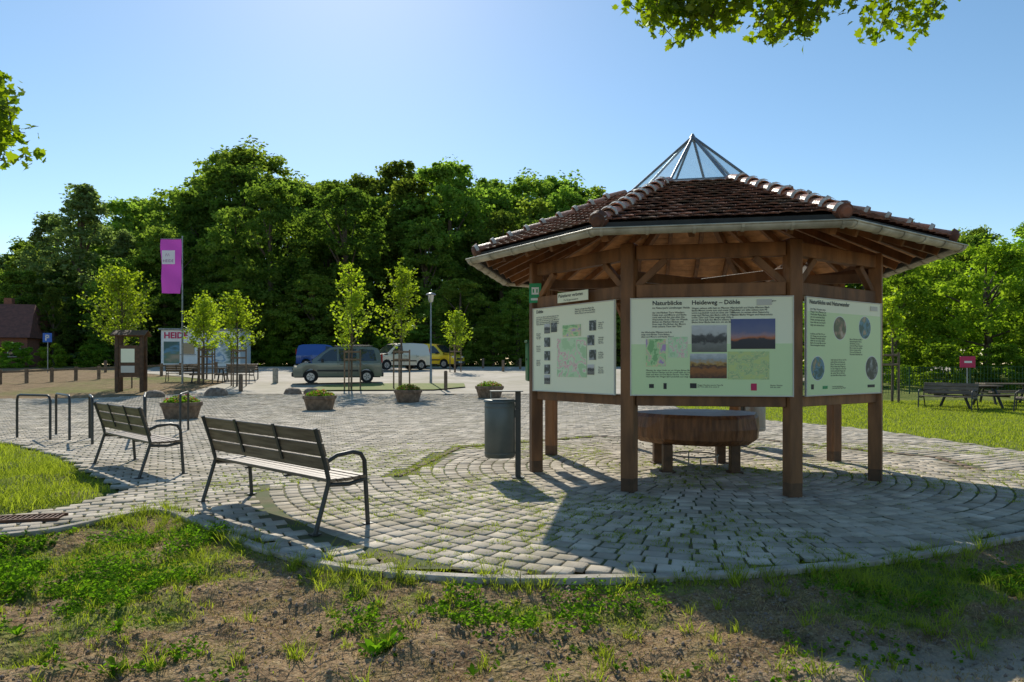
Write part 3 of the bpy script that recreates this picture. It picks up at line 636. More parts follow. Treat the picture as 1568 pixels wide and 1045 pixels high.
def board(i,w,h,zc,items,lower=None,dx=0):
    er=math.radians(EA[i]); n=Vector((math.cos(er),math.sin(er),0))
    o=empty('information_board',C+n*(A0+.115)+Vector((-n.y,n.x,0))*dx+Vector((0,0,zc)),er+math.pi/2)
    b=MB(); b.box((0,.012,0),(w,.02,h),0,bev=.003)
    for s in(-1,1): b.box((s*(w/2-.006),.004,0),(.012,.022,h+.004),1); b.box((0,.0045,s*(h/2-.006)),(w-.026,.021,.012),1)
    b.box((0,.035,0),(w*.9,.04,h*.9),2); b.make('panel',[M_board,M_frame,M_woodD],o)
    if lower is not None:
        b=MB(); b.box((0,.0005,-h/2+.016+lower/2),(w-.03,.004,lower),0); b.make('green_field',[M_boardg],o)
    for it in items:
        u=-w/2+it[1]*w; v=h/2-it[2]*h
        if it[0]=='r':
            ww,hh=it[3]*w,it[4]*h; b=MB(); b.box((u+ww/2,-.003,v-hh/2),(ww,.003,hh),0); b.make('print',[it[5]],o)
        elif it[0]=='c':
            b=MB(); b.tube([(u,-.0035,v),(u,-.001,v)],it[3],20,0,sm=False); b.make('round_print',[it[4]],o)
            b=MB(); b.tube([(u,-.002,v),(u,-.0005,v)],it[3]+.008,20,0,sm=False); b.make('round_print_rim',[M_white],o)
        else: text(it[3],u,v,it[4],o,-.0025,it[5] if len(it)>5 else 1.0,bold=.0012 if it[4]>.05 else .0003)
    return o
F_=[('t',.14,.025,'Naturblicke',.070),('t',.385,.025,'Heideweg – Döhle',.070),('t',.14,.09,'im Naturpark Lüneburger Heide',.032),('t',.14,.14,para(7,30),.028,.95),('t',.385,.10,para(7,40),.028,.95),
('t',.63,.10,para(4,34),.028,.95),('r',.385,.285,.215,.27,PH['trees']),('r',.625,.225,.265,.30,PH['sunset']),('t',.07,.34,para(3,30),.026),
('r',.10,.42,.125,.28,PH['map1']),('r',.24,.40,.12,.21,PH['map3']),('r',.375,.57,.225,.25,PH['heath']),('r',.605,.55,.25,.28,PH['map2']),('t',.10,.73,para(4,48),.024),
('r',.12,.88,.03,.04,M_ink),('r',.21,.87,.02,.06,M_ink),('r',.375,.87,.04,.05,M_ink),('r',.745,.87,.035,.07,M_red),('r',.78,.03,.09,.06,M_frame),('t',.79,.035,'Naturparkregion',.028),('t',.42,.88,para(2,30),.02),('t',.86,.88,para(2,14),.02)]
board(0,1.80,1.13,1.715,F_,.58)
Lf=[('t',.05,.02,'Döhle',.06),('t',.05,.10,para(5,44),.026,.95),('t',.55,.05,para(3,34),.026),('r',.33,.38,.36,.44,PH['map3']),('r',.40,.23,.22,.13,PH['map1'])]
for (x_,y_) in((.16,.20),(.25,.19),(.16,.36),(.16,.52),(.16,.68),(.72,.20),(.70,.36),(.72,.52),(.70,.68),(.16,.80)): Lf.append(('r',x_,y_,.075,.11,PH['dk' if (x_*10+y_*10)%2<1.2 else 'trees']))
for (x_,y_) in((.05,.30),(.05,.45),(.05,.62),(.82,.22),(.82,.38),(.82,.54),(.82,.7)): Lf.append(('t',x_,y_,para(4,9),.022))
board(7,1.62,1.13,1.715,Lf,None,-.02)
Rt=[('t',.04,.02,'Naturblicke und Naturwunder',.068),('t',.05,.11,para(7,24),.03),('t',.05,.36,para(6,26),.026),('t',.55,.40,para(8,24),.026),('t',.30,.62,para(8,28),.026),('c',.42,.30,.135,PH['br']),('c',.76,.28,.135,PH['blue']),('c',.14,.72,.135,PH['blue']),('c',.86,.72,.145,PH['dk']),('r',.06,.88,.03,.05,M_ink),('r',.8,.9,.1,.03,M_ink),('r',.2,.9,.06,.03,M_green),('t',.32,.9,para(2,30),.02),('r',.84,.04,.1,.05,M_frame)]
board(1,1.66,1.13,1.715,Rt,.95,.0)
er=math.radians(EA[7]); n7=Vector((math.cos(er),math.sin(er),0)); t7=Vector((-n7.y,n7.x,0))
o=empty('no_posting_sign',C+n7*(A0+.12)+t7*.02+Vector((0,0,2.38)),er+math.pi/2); b=MB(); b.box((0,0,0),(.6,.012,.13),0,bev=.003); b.make('plate',[M_board],o); text('Plakatieren verboten',-.28,.05,.058,o,-.0075,bold=.001); text('Die Bürgermeisterin',-.17,-.02,.035,o,-.0075)
pp=oct_pt(R0,VA[7],0); o=empty('assembly_point_sign',(pp.x-.015,pp.y-.10,2.5),math.radians(-10)); b=MB(); b.box((0,0,0),(.17,.01,.27),0,bev=.002); b.box((0,-.007,.03),(.10,.003,.10),1); b.box((0,-.0065,-.085),(.12,.003,.03),1)
for s in(-1,1): b.box((s*.025,-.0095,.03),(.018,.003,.05),0)
b.make('plate',[M_green,M_white],o)
b=MB(); q=oct_pt(R0+.12,EA[6]-10,0); b.box((q.x,q.y+.0,1.56),(.16,.34,.62),0,ux=(1,.1,0),bev=.02); b.box((q.x,q.y,1.885),(.19,.37,.03),0,ux=(1,.1,0),bev=.008); b.box((q.x-.085,q.y,1.6),(.01,.2,.03),1); b.make('green_letter_box',[M_gbox,M_steel])
# ------------------------------------------------------------------ slab table
b=MB(); n=16; tp=[]; rk=[random.uniform(.9,1.07) for _ in range(n)]
for lev,(z,sc) in enumerate([(.40,.88),(.48,1.0),(.62,1.02),(.77,1.0),(.82,.97)]):
    for k_ in range(n):
        a=2*math.pi*k_/n; r=.86*rk[k_]*sc*(1+random.gauss(0,.012))
        tp.append((C.x+.02+r*math.cos(a)*1.02,C.y-.1+r*math.sin(a)*.9,z))
b.add(tp,[(l*n+k_,l*n+(k_+1)%n,(l+1)*n+(k_+1)%n,(l+1)*n+k_) for l in range(4) for k_ in range(n)]+[tuple(range(n))[::-1]],0)
b.add([tuple(v) for v in tp[-n:]],[tuple(range(n))],1)
for dx,dy in((-.5,-.45),(.42,-.5),(.5,.4),(-.45,.42)):
    b.box((C.x+dx,C.y-.1+dy,.2),(.13,.13,.41),2,bev=.008); b.box((C.x+dx,C.y-.1+dy,.02),(.19,.19,.04),2)
b.tube([(C.x+.33*math.cos(a),C.y-.1+.33*math.sin(a),.2) for a in np.linspace(0,2*math.pi,25)],.012,6,3,cap=False)
for a in(0,1.57,3.14,4.71): b.tube([(C.x+.33*math.cos(a),C.y-.1+.33*math.sin(a),.0),(C.x+.33*math.cos(a),C.y-.1+.33*math.sin(a),.2)],.01,6,3)
b.make('tree_slab_table',[M_slab,M_slabtop,M_woodD,M_lead])
# ------------------------------------------------------------------ bins
def bin_(x,y,s,m,px=.24):
    b=MB(); zb,zt=.28,1.0; r=.2; sg=1 if px>0 else -1
    b.tube([(0,0,zb),(0,0,zb+.02),(0,0,zt-.02),(0,0,zt)],[r-.015,r,r,r-.01],28,0,cap=True)
    for z in(zb+.05,zt-.07): b.tube([(0,0,z),(0,0,z+.02)],[r+.004,r+.004],28,0)
    b.tube([(0,0,zt),(0,0,zt+.03),(0,0,zt+.035)],[r+.012,r+.012,r-.02],28,0)
    b.box((px,0,.57),(.07,.05,1.16),1,bev=.004); b.box((px-.03*sg,0,.85),(.07,.12,.1),1); b.box((px,0,.01),(.16,.14,.02),1)
    b.box((px*.35,0,1.145),(.42,.30,.012),0,bev=.003); b.box((px*.35-.2*sg,0,1.10),(.012,.12,.09),0)
    return b.make('litter_bin',[m,M_steel],loc=(x,y,.02),rz=.1)
bin_(-.16,8.95,1,M_bin); bin_(4.45,12.55,1,M_binL,-.24)
# ------------------------------------------------------------------ benches
def bench(x,y,ang,L_=2.1,name='park_bench',z=.02,sc=1,m=None):
    b=MB()
    for sx in(-1,1):
        X=sx*(L_/2-.02)
        b.tube([(X,-.27,0),(X,-.19,.25),(X,-.13,.45),(X,-.17,.62),(X,-.27,.93)],.021,8,1)
        b.tube([(X,.29,0),(X,.27,.3),(X,.25,.60),(X,.21,.665),(X,.12,.69),(X,-.05,.675),(X,-.165,.62)],.021,8,1)
        b.tube([(X,-.13,.42),(X,.08,.40),(X,.26,.43)],.02,8,1)
        for yy in(-.27,.29): b.box((X,yy,.006),(.07,.09,.012),1)
    for X in(-L_*.17,L_*.17):
        b.box((X,-.222,.76),(.04,.012,.36),1,ux=(1,0,0),uz=(0,-.30,1)); b.box((X,.05,.425),(.04,.4,.012),1)
    for q in range(5): b.box((0,-.10+q*.083,.455-.006*math.sin(q/4*3.14)),(L_,.072,.03),0,bev=.005)
    for q in range(3):
        zz=.605+q*.128; b.box((0,-.17-(zz-.6)*.31+.022,zz),(L_,.028,.122),0,uz=(0,-.30,1),bev=.006)
    return b.make(name,[m or M_slat,M_steel],loc=(x,y,z),rz=ang,sc=sc)
def place_bench(rl,rr_):
    mx,my=(rl[0]+rr_[0])/2,(rl[1]+rr_[1])/2; a=math.atan2(rr_[1]-rl[1],rr_[0]-rl[0]); Ld=math.hypot(rr_[0]-rl[0],rr_[1]-rl[1])
    fx,fy=-math.sin(a),math.cos(a); bench(mx+fx*.27,my+fy*.27,a,Ld+.04)
place_bench((-3.37,7.44),(-1.72,5.96)); place_bench((-6.30,10.3),(-4.88,8.93))
# ------------------------------------------------------------------ bike racks
for (p,q) in(((-10.15,14.0),(-9.2,13.6)),((-9.75,14.6),(-8.75,13.5)),((-8.6,13.9),(-7.9,12.85)),((-8.0,14.9),(-7.0,13.0)),((-7.4,15.6),(-6.9,14.2))):
    b=MB(); p=Vector((*p,0));q=Vector((*q,0)); d=(q-p).normalized()*.1
    b.tube([p,p+Vector((0,0,.80)),p+d*.3+Vector((0,0,.88)),p+d+Vector((0,0,.9)),q-d+Vector((0,0,.9)),q-d*.3+Vector((0,0,.88)),q+Vector((0,0,.8)),q],.024,8,0)
    b.make('bicycle_stand',[M_steel])
b=MB(); p0=Vector((-4.35,6.62,.035)); d=Vector((-.97,-.22,0)).normalized(); s_=Vector((-d.y,d.x,0))
for q in range(60): b.box(p0+d*(.03+q*.045),(.018,.2,.02),0,ux=d)
for s in(-1,1): b.beam(p0+s_*s*.11,p0+d*2.8+s_*s*.11,.02,.03,0,bev=0)
b.make('drain_grate',[M_grating])
# ------------------------------------------------------------------ planters and boulders
def planter(x,y,s=.5):
    z=H(y)+.02; o=empty('flower_planter',(x,y,z)); b=MB(); n=14; vs=[]
    for r,zz in((.80,0),(.98,.34),(1.05,.36),(1.05,.46),(.92,.46),(.9,.38)):
        for k_ in range(n):
            a=2*math.pi*k_/n; sq=1/max(abs(math.cos(a)),abs(math.sin(a)))**.35
            vs.append((r*s*math.cos(a)*sq,r*s*math.sin(a)*sq,zz))
    b.add(vs,[(l*n+k_,l*n+(k_+1)%n,(l+1)*n+(k_+1)%n,(l+1)*n+k_) for l in range(5) for k_ in range(n)],0,.5); b.add(vs[-n:],[tuple(range(n))],1)
    b.make('trough',[M_conc,M_soil],o)
    m=800; a=rng.random(m)*6.283; r=rng.random(m)**.5*s*.95; Pn=np.stack([r*np.cos(a),r*np.sin(a),.42+(.20*(1-(r/s)**2)+.05)*rng.random(m)],1)
    v,f=leaf_quads(Pn,.07,.8,.6); obj('plants',fast_mesh('plants',v,[(f,0)],[L_clover],np.repeat(rng.random(m),4)),o)
    m=150; a=rng.random(m)*6.283; r=rng.random(m)**.5*s*.9; Pn=np.stack([r*np.cos(a),r*np.sin(a),.48+(.2*(1-(r/s)**2))*rng.random(m)],1)
    v,f=leaf_quads(Pn,.06,1.0,.95); obj('flowers',fast_mesh('flowers',v,[(f,0)],[L_flow],np.repeat(rng.random(m),4)),o)
planter(-9.2,19.0); planter(-6.25,22.2); planter(-3.85,25.3); planter(-.9,27.3,.55)
def boulder(x,y,s):
    n=12;vs=[]
    for l in range(6):
        th=math.pi*.5*l/5
        for k_ in range(n):
            a=2*math.pi*k_/n; r=s*math.cos(th)**.6*(1+random.gauss(0,.05)); vs.append((r*math.cos(a),r*math.sin(a)*.8,s*.75*math.sin(th)*(1+random.gauss(0,.04))))
    b=MB(); b.add(vs,[(l*n+k_,l*n+(k_+1)%n,(l+1)*n+(k_+1)%n,(l+1)*n+k_) for l in range(5) for k_ in range(n)],0,sm=True); b.make('boulder',[M_rock],loc=(x,y,H(y)-.02))
boulder(-14.4,27.5,.42); boulder(-12.2,28.2,.48); boulder(-9.3,29.0,.40); boulder(-8.6,29.3,.36)
# ------------------------------------------------------------------ trees
def crown_mesh(name,seed,Ht,R,kind='dec',nc=95,lp=150,ls=.42,lm=None,zb=.12,trunk=True,cf=1.0):
    r_=np.random.default_rng(seed); cs=[];cr=[]
    ph=r_.random(3)*6.28
    for q in range(nc):
        u=r_.random()**.75; zz=zb+(1-zb)*u
        if kind=='dec': prof=math.sin(math.pi*min(1,(u*.80+.16)))**.55*(1 if u<.75 else 1-.35*(u-.75)/.25)
        else: prof=(1.02-u)**.6
        a=r_.random()*6.283; lob=1+.16*math.sin(2*a+ph[0]+3*u)+.12*math.sin(3*a+ph[1]-5*u); rr=R*prof*lob*(.30+.74*r_.random()**.45); cs.append((rr*math.cos(a),rr*math.sin(a),Ht*zz*.95)); cr.append(R*cf*(.13+.17*r_.random()**1.5)*(1-.3*u))
    cs=np.array(cs);cr=np.array(cr)
    D=r_.normal(size=(nc,lp,3)); D/=np.linalg.norm(D,axis=2,keepdims=True); rad=(.35+.85*r_.random((nc,lp,1)))
    off=D*rad*cr[:,None,None]*(1+.35*r_.normal(size=(nc,1,3))); off[:,:,2]*=.6
    Pn=(cs[:,None,:]+off).reshape(-1,3); O=D.reshape(-1,3)
    v,f=leaf_quads(Pn,ls,.3,.7,O,.6)
    tn=np.clip(np.repeat(r_.random(nc)*.65,lp)+.4*r_.random(nc*lp),0,1); parts=[(v,[(f,0)],np.repeat(tn,4))]
    if trunk:
        tr=Ht*.016+.05; segs=[([(0,0,-.3),(0.1,0,Ht*.3),(0,.1,Ht*.6),(0,0,Ht*.9)],[tr*1.3,tr,tr*.6,tr*.15])]
        for q in range(10):
            c=cs[r_.integers(nc)]; z0=min(c[2]*.7,Ht*.7); segs.append(([(0,0,z0),tuple((c*.5+np.array([0,0,z0*.5]))),tuple(c)],[tr*.4,tr*.25,tr*.08]))
        v2,f2=tubes(segs); parts.append((v2,[(f2,1)],np.full(len(v2),.5)))
    V,FA,T=merge(parts); return fast_mesh(name,V,FA,[lm,M_bark],T)
dec=[crown_mesh('beech_mesh_%d'%q,100+q,20,4.6+.5*(q%3),'dec',230,74,.36,L_forest,.03) for q in range(5)]
fea=[crown_mesh('birch_mesh_%d'%q,200+q,20,4.6,'fea',300,42,.34,L_feath,.05,cf=.8) for q in range(2)]
bsh=[crown_mesh('shrub_mesh_%d'%q,300+q,4,2.4,'dec',70,110,.24,L_bush,.02,False) for q in range(3)]
FO=empty('forest_trees')
prof_x=[-80,-58,-52,-47,-42,-38,-35,-30,-26,-22,-16,-10,-4,2,8,14,22,40,70,110]; prof_h=[13,14,16,20.5,22.3,22.5,24.5,25.8,26.3,25.6,24.5,24,24.3,24.2,23,21.5,17,15,15,15]
rr_=random.Random(5)
for row,(yy,hf) in enumerate([(71,.74),(79,.94),(88,1.1)]):
    x=-68*yy/80
    while x<24*yy/80:
        hh=np.interp(x*80/yy,prof_x,prof_h)*hf*rr_.uniform(.86,1.06)
        me=rr_.choice(dec); y2=yy+rr_.uniform(-4,4); s=hh/20; w=s*rr_.uniform(.9,1.2)
        if not(row==0 and x<-48): obj('forest_tree',me,FO,(x,y2,H(y2)-.3),rr_.uniform(0,6.28),(w,w,s))
        x+=rr_.uniform(3.6,5.4)*yy/80
for q in range(60):
    x=-56+q*1.35+rr_.uniform(-.6,.6); y2=65+rr_.uniform(-2,2); s=rr_.uniform(.7,1.5)
    if rr_.random()<.35: obj('undergrowth',rr_.choice(bsh),FO,(x,y2,H(y2)-.2),rr_.uniform(0,6.28),s*.8)
    else: obj('undergrowth',rr_.choice(dec[:3]),FO,(x,y2,H(y2)-.2),rr_.uniform(0,6.28),(s*.45,s*.45,s*.32))
for (x,y,hh,w,me) in((-41.5,66,18.5,1.0,fea[0]),(-46,68,16,.9,fea[1]),(-36.5,63,10.5,.8,dec[1]),(-33.5,66,14,.8,dec[2]),(-50,71,13,.9,dec[3]),(-38.0,67,14,.8,fea[1]),(-54,72,12,.9,fea[0]),(-40.3,60,7.5,.6,dec[0])):
    s=hh/20; obj('tree',me,None,(x,y,H(y)-.2),x,(s*1.1*w/ .9,s*1.1*w/.9,s))
FR=empty('distant_trees')
for q in range(26):
    x=27+q*2.4+rr_.uniform(-1,1); y2=75+rr_.uniform(-6,10); hh=rr_.uniform(13,17.5); s=hh/20; obj('distant_tree',rr_.choice(dec),FR,(x,y2,H(y2)-.2),rr_.uniform(0,6.28),(s,s,s))
decB=[crown_mesh('ash_mesh_%d'%q,400+q,7,3.0,'dec',150,110,.17,L_bush,.03) for q in range(2)]
for (x,y,hh) in((21.5,38,6.0),(25,36,7.6),(29,38,8.2),(24.5,42,7.5),(33,40,9),(20,44,6),(28.5,33,6.2)):
    s=hh/7; obj('broadleaf_tree',rr_.choice(decB),None,(x,y,H(y)-.1),rr_.uniform(0,6),(s*1.05,s*1.05,s))
for (x,y,s) in((18,33,.5),(20.5,32.5,.55),(23,32,.55),(25.5,31,.5),(16.5,34,.45),(15,36,.5)):
    obj('shrub',rr_.choice(bsh),None,(x,y,H(y)-.1),rr_.uniform(0,6),(s,s,s))
def young(x,y,Ht,R,seed,stakes=True,nb=46):
    r_=np.random.default_rng(seed); z0=H(y); o=empty('young_tree',(x,y,z0)); segs=[([(0,0,0),(.03,.0,Ht*.4),(0,.03,Ht*.75),(0,0,Ht*.97)],[.05,.04,.025,.008])]; Ps=[]
    for q in range(nb):
        u=r_.random(); zb=Ht*(.32+.6*u); a=r_.random()*6.283; ln=R*(1-u*.7)*(.45+.8*r_.random()); rise=ln*(.5+.9*r_.random())
        e=np.array([ln*math.cos(a),ln*math.sin(a),zb+rise]); s=np.array([0,0,zb]); mid=(s+e)/2+np.array([0,0,-.05*ln]); segs.append(([s,mid,e],[.014,.009,.004]))
        m=36; tt=(.25+.8*r_.random(m))[:,None]; Ps.append(s+(e-s)*tt+r_.normal(0,.06+.03*R,(m,3)))
    m=60; Ps.append(np.column_stack([r_.normal(0,.08,m),r_.normal(0,.08,m),Ht*(.8+.22*r_.random(m))]))
    Pn=np.concatenate(Ps); v,f=leaf_quads(Pn,.14,.3,.7); v2,f2=tubes(segs,5)
    obj('crown',fast_mesh('crown',v,[(f,0)],[L_young],np.repeat(r_.random(len(Pn)),4)),o); obj('trunk',fast_mesh('trunk',v2,[(f2,0)],[M_bark]),o)
    if stakes:
        b=MB(); st=[(.42*math.cos(a),.42*math.sin(a)) for a in(.5,2.6,4.7)]
        for sx,sy in st: b.tube([(sx,sy,0),(sx,sy,1.85)],.035,8,0)
        for k_ in range(3):
            p=st[k_];q=st[(k_+1)%3]
            for zz in(1.75,1.4): b.beam((*p,zz),(*q,zz),.03,.08,0)
        b.make('stakes',[M_post],o)
young(-7.3,31,5.7,1.25,1); young(-5.05,31,5.9,1.2,2); young(-3.75,45,4.0,1.1,3); young(-13.3,33,4.6,1.15,4); young(-15.6,34.5,4.5,1.15,5); young(-18.3,32,5.6,1.8,6,nb=100); young(14.2,25.5,4.3,.8,7,nb=26); young(-17,38,4.6,1.1,8)
def overhang(name,trunk,limbs,twigs,leaf,cnt,seed,spread=.11):
    r_=np.random.default_rng(seed); segs=[([trunk[0],trunk[1],trunk[2]],[.28,.22,.16])]; Ps=[]
    for lb in limbs: segs.append((lb,list(np.linspace(.12,.03,len(lb)))))
    for (s,e) in twigs:
        s=np.array(s);e=np.array(e); mid=(s+e)/2+r_.normal(0,.08,3); segs.append(([s,mid,e],[.014,.008,.003]))
        for q in range(6):
            t0=r_.random()*.8+.2; p=s+(e-s)*t0; e2=p+r_.normal(0,.16,3)*[1,1,.6]; e2[2]=max(e2[2],e[2]); segs.append(([p,(p+e2)/2,e2],[.005,.004,.002]))
            Ps.append(e2+r_.normal(0,.06,(cnt//6,3)))
        tt=r_.random((cnt,1)); q=s+(e-s)*tt+r_.normal(0,spread,(cnt,3)); q[:,2]=np.maximum(q[:,2],e[2]-.02+.05*r_.random(cnt)); Ps.append(q)
    Pn=np.concatenate(Ps); v,f=leaf_lobed(Pn,leaf,.3); v2,f2=tubes(segs,6); o=empty(name)
    obj('leaves',fast_mesh('leaves',v,[(f,0)],[L_oak],np.repeat(r_.random(len(Pn)),len(LOBE))),o); obj('trunk_and_limbs',fast_mesh('limbs',v2,[(f2,0)],[M_bark]),o)
ends=[(1.35,4.84),(1.51,4.93),(1.75,4.77),(1.95,4.86),(2.12,4.96),(2.45,4.88),(2.62,4.75),(2.82,4.88),(3.02,4.96),(1.25,5.0),(3.39,5.04),(3.59,4.95),(3.82,4.95),(3.99,5.03),(4.39,5.10),(2.25,4.98),(1.65,4.98),(2.72,4.93),(1.85,4.95),(2.9,5.01),(1.45,5.03)]
tw=[((x_+.35,6.9+random.uniform(-.3,.3),z_+.75),(x_,7+random.uniform(-.25,.25),z_+.02)) for x_,z_ in ends]
overhang('oak_tree',[(7.6,1.5,-.3),(7.5,1.7,3),(7.2,2.0,6)],[[(7.4,1.8,4.5),(6,4,5.9),(4.2,6,6.1),(2.6,6.9,5.85),(1.5,7,5.7)],[(7.3,1.9,5),(6.4,4.5,6.2),(5,6.8,6.0)]],tw,.088,80,11,.10)
tw=[((-5.4,6.1,4.1),(-4.45,6.1,3.95)),((-5.4,6.1,4.1),(-4.5,6.0,3.72)),((-5.4,6,3.9),(-4.35,6.1,3.58)),((-5.3,6,3.8),(-4.5,6.1,3.30)),((-5.4,6,4.1),(-4.55,6.1,3.45)),((-5.3,6.,3.9),(-4.4,6,3.8)),((-5.5,6,4.3),(-4.8,6,3.9))]
overhang('oak_tree',[(-9.8,4.6,-.3),(-9.7,4.7,2.6),(-9.5,4.7,5)],[[(-9.6,4.7,3.2),(-7.8,5.6,4.4),(-6.2,6,4.3),(-5.2,6.05,4.05)]],tw,.085,90,12,.08)
# ------------------------------------------------------------------ vehicles
def paint(name,c,rough=.28,metal=.3):
    m=mat(name,c,None,rough=rough,metal=metal); m.node_tree.nodes['Principled BSDF'].inputs['Coat Weight'].default_value=.6; return m
def vehicle(name,x,y,head,col,panel=False,L_=4.4):
    o=empty(name,(x,y,H(y)+.022),head); b=MB(); hw=.88
    def W_(z,x_):
        w=hw if z<1.0 else hw-.17*(z-1.0)/.82
        if x_>L_-.45: w-=.14*((x_-(L_-.45))/.45)**2
        if x_<.15: w-=.05*(1-x_/.15)
        return w
    top=[(0.03,.32),(0,.5),(.02,.95),(.05,1.05),(.12,1.5),(.22,1.74),(.5,1.82),(1.4,1.85),(2.2,1.83),(2.6,1.77),(2.95,1.52),(3.45,1.12),(3.8,1.05),(4.15,.94),(4.33,.78),(4.39,.55),(4.37,.3)]
    top=[(px*L_/4.4,z) for px,z in top]; nt=len(top)
    vs=[(px,W_(z,px),z) for px,z in top]+[(px,-W_(z,px),z) for px,z in top]
    b.add(vs,[(k_,k_+1,k_+1+nt,k_+nt) for k_ in range(nt-1)],0,sm=True)
    wx=[.78*L_/4.4,3.52*L_/4.4]; wr=.37
    for s in(1,-1):
        bot=[(.03,.32)]
        for w in wx:
            for k_ in range(9):
                a=math.pi-math.pi*k_/8; bot.append((w+wr*math.cos(a),.32+(wr+.02)*math.sin(a)*1.0))
        bot.append((L_-.03,.3))
        def topz(px):
            zs=np.interp(px,[q[0] for q in top[2:15]],[q[1] for q in top[2:15]]); return min(1.0,float(zs))
        for k_ in range(len(bot)-1):
            p,q=bot[k_],bot[k_+1]; seg=max(1,int(abs(q[0]-p[0])/.25))
            for j_ in range(seg):
                a0=(p[0]+(q[0]-p[0])*j_/seg,p[1]+(q[1]-p[1])*j_/seg);a1=(p[0]+(q[0]-p[0])*(j_+1)/seg,p[1]+(q[1]-p[1])*(j_+1)/seg)
                za=(a0[1]+topz(a0[0]))/2+.05; zb=(a1[1]+topz(a1[0]))/2+.05
                b.add([(a0[0],s*(W_(a0[1],a0[0])-.03),a0[1]),(a1[0],s*(W_(a1[1],a1[0])-.03),a1[1]),(a1[0],s*(W_(zb,a1[0])+.015),zb),(a0[0],s*(W_(za,a0[0])+.015),za),(a1[0],s*W_(topz(a1[0]),a1[0]),topz(a1[0])),(a0[0],s*W_(topz(a0[0]),a0[0]),topz(a0[0]))],[(0,1,2,3),(3,2,4,5)],0,.5,sm=True)
        up=[(px,z) for px,z in top[3:12]]
        b.add([(px,s*W_(z,px),z) for px,z in up]+[(3.45*L_/4.4,s*W_(1.0,3.4),1.0),(.04,s*W_(1.0,.1),1.0)],[tuple(range(len(up)+2))],0,.5)
        def win(pts,m=1):
            b.add([(px*L_/4.4,s*(W_(z,px)+.008),z) for px,z in pts],[tuple(range(len(pts)))],m)
        win([(2.25,1.1),(3.2,1.1),(2.86,1.45),(2.56,1.66),(2.25,1.70)])
        if not panel: win([(1.3,1.1),(2.15,1.1),(2.15,1.71),(1.3,1.72)]); win([(.3,1.12),(1.15,1.1),(1.15,1.71),(.42,1.68)])
        b.box((L_*.5,s*(hw+.012),.62),(2.0,.03,.09),2,bev=.01); b.box((1.0,s*(hw-.01),.97),(1.2,.02,.02),2)
        b.box((2.95*L_/4.4,s*(hw+.10),1.13),(.12,.18,.16),2,bev=.03)
        for px in(2.2,1.22): b.box((px*L_/4.4,s*(hw+.003),.75),(.012,.012,.6),2)
        for px in(2.05,1.1): b.box((px*L_/4.4,s*(hw+.02),.95),(.16,.025,.03),2,bev=.006)
        if not panel: b.tube([(.5,s*.68,1.86),(.6,s*.68,1.9),(2.2,s*.68,1.9),(2.35,s*.68,1.85)],.018,6,2)
        b.box((L_-.22,s*.66,.83),(.28,.3,.15),4,bev=.04); b.box((.03,s*.78,1.25),(.08,.10,.45),5,bev=.02)
        for w in wx:
            b.tube([(w,s*(hw-.22),.32),(w,s*(hw-.02),.32)],.32,24,3,sm=True); b.tube([(w,s*(hw-.05),.32),(w,s*(hw-.005),.32)],[.2,.19],16,6)
            for k_ in range(5):
                a=k_*1.257; b.box((w+.1*math.cos(a),s*(hw+.002),.32+.1*math.sin(a)),(.13,.012,.03),2,ux=(math.cos(a),0,math.sin(a)),uy=(0,1,0))
    b.box((L_/2,0,.42),(L_-.2,1.45,.3),2)
    f=L_/4.4
    b.add([(3.42*f,.70,1.17),(3.42*f,-.70,1.17),(2.68*f,-.62,1.745),(2.68*f,.62,1.745)],[(0,1,2,3)],1)
    off=.012
    b.v[-4:]=[(a+off,c_,d_+off*1.3) for a,c_,d_ in b.v[-4:]]
    b.add([(.045,-.66,1.12),(.045,.66,1.12),(.16,.6,1.66),(.16,-.6,1.66)],[(0,1,2,3)],1); b.v[-4:]=[(a-.02,c_,d_) for a,c_,d_ in b.v[-4:]]
    b.box((L_-.02,0,.42),(.12,1.5,.2),2,bev=.03); b.box((L_+.0,0,.70),(.06,.8,.12),2,bev=.02); b.box((.0,0,.42),(.12,1.55,.22),2,bev=.03)
    b.box((L_+.05,0,.46),(.012,.5,.11),7); b.box((-.065,0,.5),(.012,.5,.11),7)
    b.make('body',[col,M_glassd,M_plast,M_tyre,M_lamp,M_tail,M_hub,M_white],o); return o
vehicle('parked_car',-6.8,35.6,math.radians(180+14),paint('car_paint_grey_green',(.14,.165,.15)))
vehicle('white_van',-6.3,49,math.radians(180+40),paint('van_paint_white',(.68,.65,.55)),True)
vehicle('yellow_van',-7.9,53,math.radians(-25),paint('van_paint_yellow',(.8,.55,.01)),True)
vehicle('blue_van',-17.0,54,math.radians(10),paint('van_paint_blue',(.02,.08,.3)),True)
# ------------------------------------------------------------------ street lamp, flag, signs, bollards
def lampost(x,y,h):
    b=MB(); b.tube([(0,0,0),(0,0,.8),(0,0,.82),(0,0,h-.45)],[.07,.06,.045,.035],10,0); b.tube([(0,0,h-.45),(0,0,h-.42),(0,0,h-.1),(0,0,h-.08)],[.06,.11,.16,.17],12,1); b.tube([(0,0,h-.08),(0,0,h-.02),(0,0,h+.04)],[.26,.22,.03],14,0)
    b.make('street_lamp',[M_lead,M_lamp],loc=(x,y,H(y)))
lampost(-4.1,34.5,4.6)
vn=(-16.9,35)
fx=empty('flag_banner',(vn[0],vn[1],H(vn[1]))); b=MB(); b.tube([(0,0,0),(0,0,7.5)],[.055,.03],10,0); b.tube([(0,0,7.42),(-1.12,0,7.42)],.015,6,0); b.tube([(0,0,7.5),(0,0,7.56)],.04,8,0); b.make('pole',[M_lead],fx)
L_flag=leaf_mat('flag_cloth',(.25,.05,.26),(.25,.05,.26),(1.4,1.3,1.5),.36)
b=MB(); nx_,nz_=8,24; vs=[]
